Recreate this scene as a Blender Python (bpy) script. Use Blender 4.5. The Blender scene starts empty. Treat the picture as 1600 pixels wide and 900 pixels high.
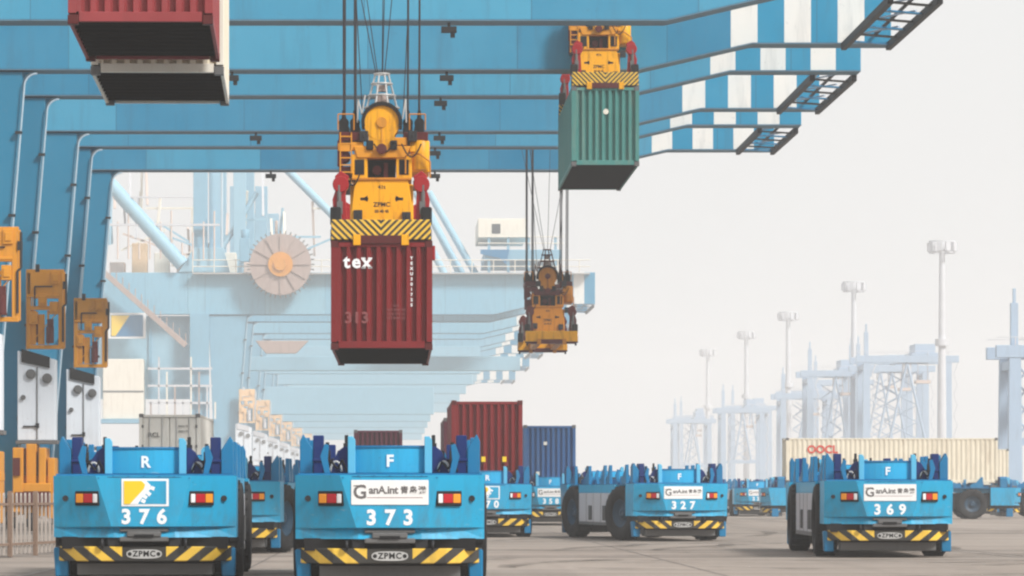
import bpy, bmesh, math, random
from mathutils import Vector, Matrix
random.seed(7)
R = math.radians
sc = bpy.context.scene
COL = sc.collection

# ------------------------------------------------------------------ camera
cam_d = bpy.data.cameras.new('camera')
cam = bpy.data.objects.new('camera', cam_d); COL.objects.link(cam)
cam.location = (0, 0, 1.52); cam.rotation_euler = (R(90), 0, 0)
cam_d.sensor_width = 36; cam_d.lens = 144
cam_d.shift_x = 0.1125; cam_d.shift_y = 0.2
cam_d.clip_start = 1; cam_d.clip_end = 9000
sc.camera = cam

# ------------------------------------------------------------------ sky, sun, exposure
SUN_EL, SUN_AZ = 41, 133            # azimuth clockwise from +Y: behind the camera, to the right
w = bpy.data.worlds.new('World'); sc.world = w; w.use_nodes = True
nt = w.node_tree; bg = nt.nodes['Background']
sky = nt.nodes.new('ShaderNodeTexSky'); sky.sky_type = 'NISHITA'; sky.sun_disc = False
sky.sun_elevation = R(SUN_EL); sky.sun_rotation = R(SUN_AZ); sky.dust_density = 6; sky.air_density = 1.5
mx = nt.nodes.new('ShaderNodeMix'); mx.data_type = 'RGBA'; mx.inputs[0].default_value = 0.93
nt.links.new(sky.outputs[0], mx.inputs[6]); mx.inputs[7].default_value = (3.12, 3.13, 3.14, 1)
nt.links.new(mx.outputs[2], bg.inputs[0]); bg.inputs[1].default_value = 0.1
sd = bpy.data.lights.new('sun', 'SUN'); sd.energy = 1.5; sd.angle = R(12); sd.color = (1, .975, .94)
sun = bpy.data.objects.new('sun', sd); COL.objects.link(sun)
e, a = R(SUN_EL), R(SUN_AZ)
sun.rotation_euler = (-Vector((math.sin(a)*math.cos(e), math.cos(a)*math.cos(e), math.sin(e)))).to_track_quat('-Z', 'Y').to_euler()
vs = sc.view_settings
vs.view_transform = 'Standard'; vs.look = 'None'; vs.gamma = 1; vs.use_curve_mapping = False; vs.exposure = 1.47
cy = sc.cycles
cy.use_denoising = True; cy.max_bounces = 6; cy.diffuse_bounces = 3; cy.volume_bounces = 2; cy.glossy_bounces = 2
cy.use_adaptive_sampling = True; cy.adaptive_threshold = 0.02; cy.filter_width = 2.3
cy.caustics_reflective = False; cy.caustics_refractive = False

# ------------------------------------------------------------------ materials
MATS = {}
def nodes_of(name):
    m = bpy.data.materials.new(name); m.use_nodes = True
    return m, m.node_tree, m.node_tree.nodes['Principled BSDF']
def N(t, kind, **kw):
    n = t.nodes.new(kind)
    for k, v in kw.items(): setattr(n, k, v)
    return n
def mathn(t, op, a, b=None):
    n = N(t, 'ShaderNodeMath', operation=op)
    for i, v in enumerate((a, b)):
        if v is None: continue
        if isinstance(v, (int, float)): n.inputs[i].default_value = v
        else: t.links.new(v, n.inputs[i])
    return n.outputs[0]
def mixc(t, f, A, B, mode='MIX'):
    n = N(t, 'ShaderNodeMix', data_type='RGBA', blend_type=mode)
    for i, v in ((0, f), (6, A), (7, B)):
        if isinstance(v, (int, float)): n.inputs[i].default_value = v
        elif isinstance(v, tuple): n.inputs[i].default_value = (*v, 1) if len(v) == 3 else v
        else: t.links.new(v, n.inputs[i])
    return n.outputs[2]
def noise(t, vec, scale, detail=4, rough=.55, stretch=None):
    if stretch:
        mp = N(t, 'ShaderNodeMapping'); mp.inputs['Scale'].default_value = stretch
        t.links.new(vec, mp.inputs[0]); vec = mp.outputs[0]
    n = N(t, 'ShaderNodeTexNoise'); n.inputs['Scale'].default_value = scale
    n.inputs['Detail'].default_value = detail; n.inputs['Roughness'].default_value = rough
    t.links.new(vec, n.inputs['Vector']); return n.outputs[0]
def ramp(t, v, p0, p1):
    n = N(t, 'ShaderNodeMapRange'); n.inputs[1].default_value = p0; n.inputs[2].default_value = p1
    t.links.new(v, n.inputs[0]); return n.outputs[0]
def wear(t, col, dirt, amt, streak, scale=1.0):
    """large tonal drift, vertical weather streaks and small chips, in world space"""
    g = N(t, 'ShaderNodeNewGeometry').outputs['Position']
    big = ramp(t, noise(t, g, .45*scale, 3), .3, .7)
    col = mixc(t, mathn(t, 'MULTIPLY', big, amt), col, tuple(min(1, c*1.3+.004) for c in dirt[1]))
    st = ramp(t, noise(t, g, 2.6*scale, 5, .65, (1, 1, .12)), .52, .78)
    col = mixc(t, mathn(t, 'MULTIPLY', st, streak), col, dirt[0])
    ch = ramp(t, noise(t, g, 9*scale, 3, .6), .66, .72)
    return mixc(t, mathn(t, 'MULTIPLY', ch, streak*.8), col, dirt[0])
def paint(name, c, rough=.45, metal=0.0, amt=.25, streak=.25, dirt=(.07, .06, .05), coat=0.0, scale=1.0, bump=0.0, spec=.3):
    m, t, b = nodes_of(name)
    col = wear(t, c, (dirt, c), amt, streak, scale)
    t.links.new(col, b.inputs['Base Color'])
    b.inputs['Roughness'].default_value = rough; b.inputs['Metallic'].default_value = metal
    b.inputs['Coat Weight'].default_value = coat; b.inputs['Specular IOR Level'].default_value = spec
    if bump:
        g = N(t, 'ShaderNodeNewGeometry').outputs['Position']
        bp = N(t, 'ShaderNodeBump'); bp.inputs['Strength'].default_value = bump; bp.inputs['Distance'].default_value = .05
        t.links.new(noise(t, g, 1.1, 2), bp.inputs['Height']); t.links.new(bp.outputs[0], b.inputs['Normal'])
    MATS[name] = m; return m
def road_dirt(name):
    m = MATS[name]; t = m.node_tree; b = t.nodes['Principled BSDF']
    src = b.inputs['Base Color'].links[0].from_socket
    g = N(t, 'ShaderNodeNewGeometry').outputs['Position']
    sp = N(t, 'ShaderNodeSeparateXYZ'); t.links.new(g, sp.inputs[0])
    low = N(t, 'ShaderNodeMapRange'); low.inputs[1].default_value = 1.75; low.inputs[2].default_value = .6
    t.links.new(sp.outputs[2], low.inputs[0])
    n1 = ramp(t, noise(t, g, 5.5, 6, .7, (1, 1, .45)), .42, .75)
    f = mathn(t, 'MULTIPLY', mathn(t, 'MULTIPLY', n1, low.outputs[0]), .75)
    c = mixc(t, f, src, (.10, .105, .10))
    sc_ = ramp(t, noise(t, g, 7, 2, .5, (.25, 1, 2.2)), .70, .74)
    c = mixc(t, mathn(t, 'MULTIPLY', sc_, .35), c, (.30, .42, .48))
    t.links.new(c, b.inputs['Base Color'])
    rr = mixc(t, f, (.36, .36, .36), (.8, .8, .8)); t.links.new(rr, b.inputs['Roughness'])
def stripes(name, A, B, period, diag=1.0, mirror=True, rough=.5, gap=0.0):
    """diagonal hazard stripes painted in object space, mirrored about x = 0"""
    m, t, b = nodes_of(name)
    o = N(t, 'ShaderNodeTexCoord').outputs['Object']
    s = N(t, 'ShaderNodeSeparateXYZ'); t.links.new(o, s.inputs[0])
    x = mathn(t, 'ABSOLUTE', s.outputs[0]) if mirror else s.outputs[0]
    v = mathn(t, 'ADD', x, mathn(t, 'MULTIPLY', s.outputs[2], diag))
    f = mathn(t, 'FRACT', mathn(t, 'DIVIDE', v, period))
    k = mathn(t, 'GREATER_THAN', f, .5)
    if gap: k = mathn(t, 'MULTIPLY', k, mathn(t, 'GREATER_THAN', x, gap))
    c = mixc(t, k, A, B)
    c = wear(t, c, ((.08, .07, .06), (.2, .18, .14)), .12, .35, 2)
    t.links.new(c, b.inputs['Base Color']); b.inputs['Roughness'].default_value = rough
    MATS[name] = m; return m

paint('agv_blue', (.016, .33, .56), .42, amt=.4, streak=.3, dirt=(.025, .11, .17), coat=.05, bump=.1)
road_dirt('agv_blue')
paint('agv_deep', (.004, .16, .33), .42, amt=.3, streak=.25)
paint('agv_navy', (.004, .022, .12), .45, amt=.3, streak=.2)
paint('agv_pale', (.10, .42, .62), .4, amt=.2, streak=.12)
paint('panel_grey', (.50, .50, .53), .5, amt=.2, streak=.3)
paint('steel_dark', (.018, .019, .022), .55, amt=.3, streak=.2)
paint('steel_mid', (.14, .14, .14), .5, .3, amt=.3, streak=.3)
paint('rim_blue', (.015, .05, .09), .5, amt=.3, streak=.4)
paint('steel_pale', (.48, .48, .47), .45, .2, amt=.2, streak=.3)
paint('black', (.006, .006, .007), .6, amt=.2, streak=.1)
paint('rubber', (.012, .012, .013), .8, amt=.4, streak=.4, dirt=(.10, .09, .08))
paint('white', (.80, .80, .79), .5, amt=.1, streak=.08)
paint('white_print', (.82, .84, .85), .5, amt=.05, streak=.03)
paint('grey_print', (.14, .13, .13), .5, amt=.05, streak=.03)
paint('red_print', (.62, .07, .05), .5, amt=.05, streak=.08)
paint('black_print', (.02, .02, .02), .5, amt=.05, streak=.03)
paint('ghost_print', (.22, .06, .062), .6, amt=.2, streak=.4)
paint('yellow', (.78, .36, .004), .45, amt=.2, streak=.8, dirt=(.16, .065, .012), scale=2.2)
paint('yellow_print', (.85, .56, .02), .5, amt=.05, streak=.05)
paint('amber', (.75, .27, .02), .25, amt=.1, streak=.05)
paint('lamp_red', (.42, .012, .02), .25, amt=.1, streak=.05)
paint('lamp_white', (.75, .75, .76), .25, amt=.1, streak=.05)
paint('ochre', (.60, .25, .015), .55, amt=.3, streak=.45, dirt=(.16, .07, .03))
paint('ochre_pale', (.72, .50, .30), .6, amt=.3, streak=.2)
paint('rust_shade_orange', (.50, .19, .008), .5, amt=.3, streak=.8, dirt=(.10, .03, .01), scale=2)  # rusty orange; on the small spreader its darkness is painted backlit shade
paint('crane_red', (.30, .008, .012), .4, amt=.2, streak=.3)
paint('dark_red', (.08, .008, .008), .5, amt=.3, streak=.4)
paint('crane_blue', (.10, .36, .56), .42, amt=.22, streak=.10, dirt=(.10, .16, .2), scale=.45, bump=.12)
paint('crane_leg', (.018, .185, .315), .42, amt=.25, streak=.12, dirt=(.06, .12, .17), scale=.5, bump=.1)
paint('hazed_blue', (.26, .47, .59), .5, amt=.2, streak=.12)  # far crane blue, paled with haze fade put into the colour
paint('hazed_dark', (.17, .37, .50), .5, amt=.2, streak=.12)  # darker far blue, haze fade likewise put into the colour
paint('flange', (.10, .20, .28), .6, amt=.3, streak=.4, spec=.2)
paint('pipe_highlight_pale', (.42, .54, .62), .4, amt=.2, streak=.2)  # tower pipe paint, also the edge highlight drawn along crane legs
paint('cabinet', (.68, .73, .79), .45, amt=.2, streak=.25)
paint('cream', (.74, .70, .61), .5, amt=.15, streak=.3, dirt=(.30, .2, .12))
paint('cont_red', (.17, .008, .010), .5, amt=.3, streak=.6, dirt=(.10, .02, .02), bump=1.0, scale=1.3)
paint('cont_rose', (.25, .038, .042), .55, amt=.35, streak=.6, dirt=(.16, .04, .04), bump=1.0, scale=1.3)
paint('cont_maroon', (.09, .012, .026), .55, amt=.3, streak=.6, dirt=(.06, .02, .025), bump=1.0, scale=1.3)
paint('cont_green', (.055, .21, .19), .55, amt=.45, streak=.6, dirt=(.22, .24, .19), bump=1.0, scale=1.3)
paint('cont_blue', (.03, .105, .26), .5, amt=.3, streak=.6, dirt=(.12, .16, .2), bump=1.0, scale=1.3)
paint('cont_grey', (.62, .60, .55), .5, amt=.25, streak=.6, dirt=(.14, .11, .08), bump=1.0, scale=1.3)
paint('cont_cream', (.68, .62, .50), .5, amt=.2, streak=.6, dirt=(.25, .16, .09), bump=1.0, scale=1.3)
paint('underside', (.010, .009, .009), .9, amt=.3, streak=.2, dirt=(.02, .018, .016), spec=.05)
paint('rope', (.03, .03, .034), .5, .3, amt=.2, streak=.1)
paint('rust_pink', (.36, .28, .25), .6, amt=.3, streak=.3)
paint('rust_pale', (.62, .50, .44), .6, amt=.3, streak=.2)
paint('fence', (.42, .37, .33), .6, amt=.3, streak=.5)
paint('fence_rust', (.22, .15, .11), .7, amt=.3, streak=.5)
paint('mast', (.56, .57, .60), .5, amt=.2, streak=.2)  # grey paled further to carry part of the distance haze
paint('gantry', (.33, .44, .57), .45, amt=.2, streak=.2)  # blue paled so that some distance haze sits in the colour
paint('glass_dark', (.03, .04, .05), .12, amt=.1, streak=.1)
stripes('bumper_stripe', (.012, .012, .012), (.80, .50, .04), .42, -1.25, gap=.36)
stripes('beam_stripe', (.02, .018, .014), (.78, .47, .03), .165, -1.0)
# girder paint: blue, with white bands over the outreach tip
def girder_mat(name, A, B):
    m, t, b = nodes_of(name)
    o = N(t, 'ShaderNodeTexCoord').outputs['Object']
    s = N(t, 'ShaderNodeSeparateXYZ'); t.links.new(o, s.inputs[0])
    x = s.outputs[0]
    u = mathn(t, 'SUBTRACT', x, 12.5)
    tip = mathn(t, 'GREATER_THAN', x, 12.5)
    wh = mathn(t, 'MULTIPLY', tip, mathn(t, 'LESS_THAN', mathn(t, 'FRACT', mathn(t, 'DIVIDE', u, 2.0)), .5))
    # plates of slightly different paint age
    p = N(t, 'ShaderNodeTexWhiteNoise', noise_dimensions='2D')
    cb = N(t, 'ShaderNodeCombineXYZ')
    t.links.new(mathn(t, 'FLOOR', mathn(t, 'DIVIDE', mathn(t, 'ADD', x, 1.1), 5.6)), cb.inputs[0])
    oi = N(t, 'ShaderNodeObjectInfo').outputs['Random']; t.links.new(mathn(t, 'MULTIPLY', oi, 50), cb.inputs[1])
    t.links.new(cb.outputs[0], p.inputs[0])
    blue = mixc(t, p.outputs[0], A, B)
    blue = mixc(t, tip, blue, (.003, .225, .40))
    c = mixc(t, wh, blue, (.78, .76, .72))
    c = wear(t, c, ((.05, .10, .14), (.10, .34, .48)), .16, .30, .8)
    # weld seams between plates
    seam = mathn(t, 'LESS_THAN', mathn(t, 'FRACT', mathn(t, 'DIVIDE', mathn(t, 'ADD', x, 1.1), 5.6)), .006)
    c = mixc(t, mathn(t, 'MULTIPLY', seam, .6), c, (.03, .1, .16))
    t.links.new(c, b.inputs['Base Color']); b.inputs['Roughness'].default_value = .45; b.inputs['Specular IOR Level'].default_value = .25
    g = N(t, 'ShaderNodeNewGeometry').outputs['Position']
    bp = N(t, 'ShaderNodeBump'); bp.inputs['Strength'].default_value = .15; bp.inputs['Distance'].default_value = .06
    t.links.new(noise(t, g, .8, 2), bp.inputs['Height']); t.links.new(bp.outputs[0], b.inputs['Normal'])
    MATS[name] = m
girder_mat('girder_paint', (.055, .30, .46), (.012, .175, .32)); girder_mat('girder_far', (.24, .46, .58), (.19, .41, .55))  # far girder colours have haze fade mixed in
def ground_mat():
    m, t, b = nodes_of('concrete')
    g = N(t, 'ShaderNodeNewGeometry').outputs['Position']
    big = ramp(t, noise(t, g, .05, 5, .6, (1, .35, 1)), .3, .7)
    c = mixc(t, big, (.25, .212, .18), (.36, .31, .27))
    fine = noise(t, g, 3.0, 6, .7)
    c = mixc(t, mathn(t, 'MULTIPLY', ramp(t, fine, .35, .7), .35), c, (.18, .155, .135))
    # tyre tracks: long soft dark lanes along and across
    tr = ramp(t, noise(t, g, .35, 3, .5, (1, .03, 1)), .54, .74)
    c = mixc(t, mathn(t, 'MULTIPLY', tr, .55), c, (.09, .08, .07))
    tr2 = ramp(t, noise(t, g, .16, 3, .5, (.05, 1, 1)), .55, .72)
    c = mixc(t, mathn(t, 'MULTIPLY', tr2, .7), c, (.11, .095, .085))
    pt = ramp(t, noise(t, g, .22, 4, .6, (.35, 1.6, 1)), .5, .66)
    c = mixc(t, mathn(t, 'MULTIPLY', pt, .4), c, (.14, .12, .105))
    sk = ramp(t, noise(t, g, 1.4, 2, .5, (.04, 1, 1)), .62, .72)
    c = mixc(t, mathn(t, 'MULTIPLY', sk, .5), c, (.09, .08, .075))
    oil = ramp(t, noise(t, g, .6, 3, .6), .68, .76)
    c = mixc(t, mathn(t, 'MULTIPLY', oil, .4), c, (.09, .08, .075))
    t.links.new(c, b.inputs['Base Color']); b.inputs['Roughness'].default_value = .85; b.inputs['Specular IOR Level'].default_value = .12
    bp = N(t, 'ShaderNodeBump'); bp.inputs['Strength'].default_value = .3; bp.inputs['Distance'].default_value = .02
    t.links.new(fine, bp.inputs['Height']); t.links.new(bp.outputs[0], b.inputs['Normal'])
    MATS['concrete'] = m
ground_mat()
paint('lane_white', (.33, .29, .26), .8, amt=.3, streak=.9, dirt=(.3, .27, .25), spec=.1)
paint('joint', (.14, .12, .11), .9, amt=.2, streak=.2)

# ------------------------------------------------------------------ mesh helpers
class MB:
    def __init__(s): s.v = []; s.f = []; s.smooth = []
    def add(s, vs_, fs, smooth=False):
        o = len(s.v); s.v += [tuple(v) for v in vs_]
        for f in fs: s.f.append([i+o for i in f]); s.smooth.append(smooth)
        return s
    def box(s, x0, x1, y0, y1, z0, z1, M=None):
        vs_ = [Vector((x, y, z)) for z in (z0, z1) for y in (y0, y1) for x in (x0, x1)]
        if M: vs_ = [M @ v for v in vs_]
        return s.add(vs_, [(0,2,3,1),(4,5,7,6),(0,1,5,4),(2,6,7,3),(0,4,6,2),(1,3,7,5)])
    def tube(s, p0, p1, r, n=8, r1=None, cap=True):
        p0, p1 = Vector(p0), Vector(p1); d = p1-p0
        q = d.to_track_quat('Z', 'Y'); r1 = r if r1 is None else r1
        vs_ = [p0 + q @ Vector((r*math.cos(2*math.pi*i/n), r*math.sin(2*math.pi*i/n), 0)) for i in range(n)]
        vs_ += [p1 + q @ Vector((r1*math.cos(2*math.pi*i/n), r1*math.sin(2*math.pi*i/n), 0)) for i in range(n)]
        s.add(vs_, [(i, (i+1) % n, n+(i+1) % n, n+i) for i in range(n)], True)
        if cap: s.add(vs_, [tuple(range(n))[::-1], tuple(range(n, 2*n))])
        return s
    def path(s, pts, r, n=8):
        for a_, b_ in zip(pts, pts[1:]): s.tube(a_, b_, r, n)
        return s
    def bar(s, p0, p1, w_, h_):
        p0, p1 = Vector(p0), Vector(p1); d = p1-p0; L = d.length
        q = d.to_track_quat('Y', 'Z').to_matrix().to_4x4()
        return s.box(-w_/2, w_/2, 0, L, -h_/2, h_/2, Matrix.Translation(p0) @ q)
    def prism(s, poly, axis, a0, a1):
        """poly in the two other axes (x,z for 'Y', y,z for 'X', x,y for 'Z')"""
        def P(p, t_): return {'Y': (p[0], t_, p[1]), 'X': (t_, p[0], p[1]), 'Z': (p[0], p[1], t_)}[axis]
        n = len(poly); vs_ = [P(p, a0) for p in poly]+[P(p, a1) for p in poly]
        return s.add(vs_, [tuple(range(n)), tuple(range(n, 2*n))[::-1]]+[(i, n+i, n+(i+1) % n, (i+1) % n) for i in range(n)])
    def lathe(s, prof, axis='X', c=(0, 0, 0), n=28, smooth=True):
        """prof: (radius, offset along the axis), closed ring"""
        k = len(prof); vs_ = []
        for i in range(n):
            t_ = 2*math.pi*i/n; cs, sn = math.cos(t_), math.sin(t_)
            for r_, o_ in prof:
                p = {'X': (o_, r_*cs, r_*sn), 'Y': (r_*cs, o_, r_*sn), 'Z': (r_*cs, r_*sn, o_)}[axis]
                vs_.append((p[0]+c[0], p[1]+c[1], p[2]+c[2]))
        fs = [(i*k+j, i*k+(j+1) % k, ((i+1) % n)*k+(j+1) % k, ((i+1) % n)*k+j) for i in range(n) for j in range(k)]
        return s.add(vs_, fs, smooth)
    def mesh(s, name, mat_, bevel=0):
        me = bpy.data.meshes.new(name)
        me.from_pydata(s.v, [], s.f)
        for p, sm in zip(me.polygons, s.smooth): p.use_smooth = sm
        bm = bmesh.new(); bm.from_mesh(me)
        bmesh.ops.remove_doubles(bm, verts=bm.verts, dist=1e-5) if bevel else None
        bmesh.ops.recalc_face_normals(bm, faces=bm.faces)
        if bevel:
            es = [e_ for e_ in bm.edges if len(e_.link_faces) == 2 and e_.calc_face_angle(0) > .5]
            bmesh.ops.bevel(bm, geom=es, offset=bevel, segments=1, affect='EDGES', clamp_overlap=True)
        bm.to_mesh(me); bm.free()
        me.materials.append(MATS[mat_]); return me
def obj(name, me, parent=None, loc=(0, 0, 0), rot=(0, 0, 0)):
    o = bpy.data.objects.new(name, me); COL.objects.link(o)
    o.parent = parent; o.location = loc; o.rotation_euler = rot
    return o
def tag(o, label, cat, group=None):
    o['label'] = label; o['category'] = cat
    if group: o['group'] = group
    return o
def thing(name, label, cat, loc, rz=0, group=None):
    o = obj(name, None, None, loc, (0, 0, rz)); o.empty_display_size = .3
    return tag(o, label, cat, group)
def boxm(name, mat_, *b, bevel=.012): return MB().box(*b).mesh(name, mat_, bevel)
_TX = {}
def text_mesh(s, size, mat_, bold=0.0, spacing=1.0, ext=.002):
    k = (s, size, mat_, bold, spacing)
    if k in _TX: return _TX[k]
    cu = bpy.data.curves.new('t', 'FONT'); cu.body = s; cu.size = size; cu.offset = bold; cu.extrude = ext
    cu.align_x = 'CENTER'; cu.align_y = 'CENTER'; cu.space_character = spacing; cu.resolution_u = 3
    o = bpy.data.objects.new('t', cu); COL.objects.link(o)
    dg = bpy.context.evaluated_depsgraph_get(); dg.update()
    me = bpy.data.meshes.new_from_object(o.evaluated_get(dg))
    bpy.data.objects.remove(o); bpy.data.curves.remove(cu)
    me.materials.clear(); me.materials.append(MATS[mat_]); _TX[k] = me
    return me
FACE = (R(90), 0, 0)          # text turned to face -Y

# ------------------------------------------------------------------ ground
g = obj('ground', MB().add([(-900, -80, 0), (1300, -80, 0), (1300, 2600, 0), (-900, 2600, 0)], [(0, 1, 2, 3)]).mesh('ground', 'concrete'))
g['kind'] = 'structure'
def sheet(name, rects, z, mat_):
    b = MB()
    for x0, x1, y0, y1 in rects: b.add([(x0, y0, z), (x1, y0, z), (x1, y1, z), (x0, y1, z)], [(0, 1, 2, 3)])
    o = obj(name, b.mesh(name, mat_)); o['kind'] = 'structure'; return o
sheet('paving_joints', [(-30, 60, 20+12*i, 20.05+12*i) for i in range(24)] + [(-30+9*i, -29.95+9*i, 20, 300) for i in range(10)], .004, 'joint')
sheet('lane_markings', [(14.6, 14.72, 30, 300), (-6.9, -6.78, 30, 300)], .008, 'lane_white')

# rubber laid down by turning vehicles
m, t, b = nodes_of('rubber_marks')
g_ = N(t, 'ShaderNodeNewGeometry').outputs['Position']
b.inputs['Base Color'].default_value = (.07, .062, .055, 1); b.inputs['Roughness'].default_value = .9; b.inputs['Specular IOR Level'].default_value = .1
al = mathn(t, 'MULTIPLY', ramp(t, noise(t, g_, .9, 5, .7, (1, .5, 1)), .38, .72), .75)
t.links.new(al, b.inputs['Alpha']); MATS['rubber_marks'] = m
tm = MB(); rt = random.Random(11)
for k in range(34):
    cx, cy, rad, a0 = rt.uniform(-12, 26), rt.uniform(70, 190), rt.choice((14, 22, 40, 90)), rt.uniform(0, 6.28)
    span = rt.uniform(.25, .9)*min(1, 30/rad)
    for off in (0, 2.55):
        q = []
        for i in range(17):
            a_ = a0+span*i/16; ww = .24+.06*math.sin(i*.7)
            for rr in (rad+off-ww, rad+off+ww): q.append((cx+rr*math.cos(a_)-rad*math.cos(a0), cy+rr*math.sin(a_)-rad*math.sin(a0), .012+.0004*k))
        tm.add(q, [(2*i, 2*i+1, 2*i+3, 2*i+2) for i in range(16)])
tmo = obj('tyre_marks', tm.mesh('tyre_marks', 'rubber_marks')); tmo['kind'] = 'structure'

# ------------------------------------------------------------------ haze
hz = MB().box(-950, 1350, -120, 2650, -1, 88).mesh('haze', 'white')
hm = bpy.data.materials.new('haze_air'); hm.use_nodes = True; t = hm.node_tree; t.nodes.clear()
pv = t.nodes.new('ShaderNodeVolumePrincipled'); pv.inputs['Color'].default_value = (.95, .955, .96, 1)
pv.inputs['Density'].default_value = 0.0005; pv.inputs['Anisotropy'].default_value = 0.0
t.links.new(pv.outputs[0], t.nodes.new('ShaderNodeOutputMaterial').inputs['Volume'])
hz.materials.clear(); hz.materials.append(hm)
ho = obj('haze', hz); ho['kind'] = 'stuff'; ho['label'] = 'pale grey haze hanging over the whole terminal'

# ------------------------------------------------------------------ portal cranes
def offset_poly(L):   # lower outline of a girder, left to right
    return [(-19.5, 17.38), (9.05, 17.38), (13.3, 18.36), (18.5, 18.36)]
BOT = offset_poly(0)
GTOP = 21.3
def crane_meshes():
    G = {}
    G['girder'] = MB().prism(BOT+[(18.5, GTOP), (-19.5, GTOP)], 'Y', -.7, .7).mesh('girder', 'girder_paint', .02)
    fl = MB()
    for (xa, za), (xb, zb) in zip(BOT, BOT[1:]):
        fl.prism([(xa, za-.04), (xb, zb-.04), (xb, zb), (xa, za)], 'Y', -.76, .76)
    G['bottom_flange'] = fl.mesh('bottom_flange', 'flange')
    G['leg'] = MB().prism([(-17.6, 17.30), (-14.0, 17.30), (-15.28, 1.3), (-16.9, 1.3)], 'Y', -.62, .62).mesh('leg', 'crane_leg', .03)
    r = .48; c = (-13.55, 16.82)
    arc = [(c[0]-r*math.cos(k*math.pi/16), c[1]+r*math.sin(k*math.pi/16)) for k in range(9)]
    G['haunch'] = MB().prism([(-14.06, 16.82)]+arc+[(-13.55, 17.30), (-14.0, 17.30)], 'Y', -.5, .5).mesh('haunch', 'crane_leg')
    pp = [(p[0]+.1, -.78, p[1]-.1) for p in arc]
    G['leg_highlight'] = MB().path([(-15.12, -.78, 2.0)]+pp, .036, 6).mesh('leg_highlight', 'pipe_highlight_pale')  # pale tube drawn as the highlight on the leg flange edge
    G['edge_clip'] = MB().box(-.22, .04, -.06, .12, -.05, .05).mesh('edge_clip', 'steel_dark')
    G['floodlight'] = MB().box(-.05, .05, -.05, .05, -.22, 0).box(-.26, .26, -.18, .1, -.34, -.14).box(.05, .2, -.1, .1, -.5, -.3).mesh('floodlight', 'black', .01)
    G['rail'] = MB().box(-18, 17.5, -.06, .06, 0, .16).mesh('rail', 'steel_dark')
    # yellow service frame on the leg: post, panel, shelf, motor
    G['frame_post'] = MB().box(-.09, .09, -.09, .09, 0, 3.05).mesh('frame_post', 'ochre', .01)
    G['frame_panel'] = MB().box(-.72, .55, -.06, .06, 2.05, 2.95).box(-.72, .55, -.12, .12, 1.98, 2.08).mesh('frame_panel', 'ochre', .015)
    G['frame_beam'] = MB().box(-.75, .75, -.08, .08, -.08, .08).mesh('frame_beam', 'ochre', .01)
    G['frame_guard'] = MB().box(-.7, -.36, -.05, .05, .1, 1.45).box(-.28, -.02, -.05, .05, .1, 1.3).box(.08, .16, -.05, .05, .1, 1.45).mesh('frame_guard', 'ochre', .01)
    G['frame_motor'] = MB().tube((.2, -.12, .15), (.2, -.12, .8), .16, 10).box(.1, .34, -.22, 0, .75, 1.1).mesh('frame_motor', 'dark_red')
    G['frame_brace'] = MB().bar((-.62, -.05, .1), (.6, -.05, 1.5), .035, .035).bar((-.62, -.09, 2.1), (.5, -.09, 2.9), .03, .03).mesh('frame_brace', 'ochre')
    G['frame_box'] = MB().box(-.17, .17, -.16, .1, 0, .5).box(-.1, .12, -.2, -.16, .1, .4).mesh('frame_box', 'ochre', .015)
    G['frame_pipe'] = MB().path([(.72, -.12, .2), (.72, -.12, 1.6), (.84, -.12, 1.7), (.84, -.12, 2.9)], .045, 6).path([(-.4, -.14, 1.6), (-.4, -.14, 2.4), (.3, -.14, 2.4)], .03, 6).mesh('frame_pipe', 'steel_dark')
    G['frame_lamp'] = MB().box(-.08, .08, -.1, .1, 0, .3).mesh('frame_lamp', 'steel_dark')
    # pale cabinet under it
    G['cabinet'] = MB().prism([(-.78, 0), (.72, 0), (.72, 3.2), (-.78, 3.55)], 'Y', -.5, .5).mesh('cabinet', 'cabinet', .02)
    G['cabinet_hood'] = MB().prism([(-.62, 3.1), (.5, 2.86), (.5, 3.30), (-.62, 3.62)], 'Y', -.58, -.3).mesh('cabinet_hood', 'black')
    G['cabinet_seam'] = MB().box(-.02, .02, -.54, -.5, .05, 2.9).mesh('cabinet_seam', 'steel_mid')
    G['cabinet_vent'] = MB().tube((0, -.62, 0), (0, -.5, 0), .2, 14).tube((0, -.66, 0), (0, -.62, 0), .12, 12).mesh('cabinet_vent', 'steel_mid')
    G['cabinet_handle'] = MB().box(-.55, .05, -.56, -.5, .52, .58).box(-.05, .08, -.6, -.5, .5, .68).mesh('cabinet_handle', 'steel_dark')
    G['cabinet_base'] = MB().box(-.85, .8, -.55, .55, -.14, 0).mesh('cabinet_base', 'steel_mid', .01)
    # travelling bogie
    b = MB().box(-1.0, -.6, -1.2, 1.2, .75, 3.3).box(-.5, -.1, -.9, .9, .5, 3.45).box(0, .28, -1.0, 1.0, .6, 3.3).box(.34, .62, -.8, .8, .5, 2.9).box(-1.02, .64, -.7, .7, 1.9, 2.2).box(-.9, .5, -1.1, -.9, 1.55, 1.9)
    G['bogie'] = b.mesh('bogie', 'ochre', .03)
    G['bogie_wheel'] = MB().tube((-.12, 0, 0), (.12, 0, 0), .38, 18).mesh('bogie_wheel', 'steel_dark')
    G['bogie_cover'] = MB().box(-.9, .5, -1.28, -1.2, 1.0, 1.55).box(-.98, -.7, -1.3, -1.2, 2.2, 2.9).mesh('bogie_cover', 'dark_red', .01)
    return G
GM = crane_meshes()
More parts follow.
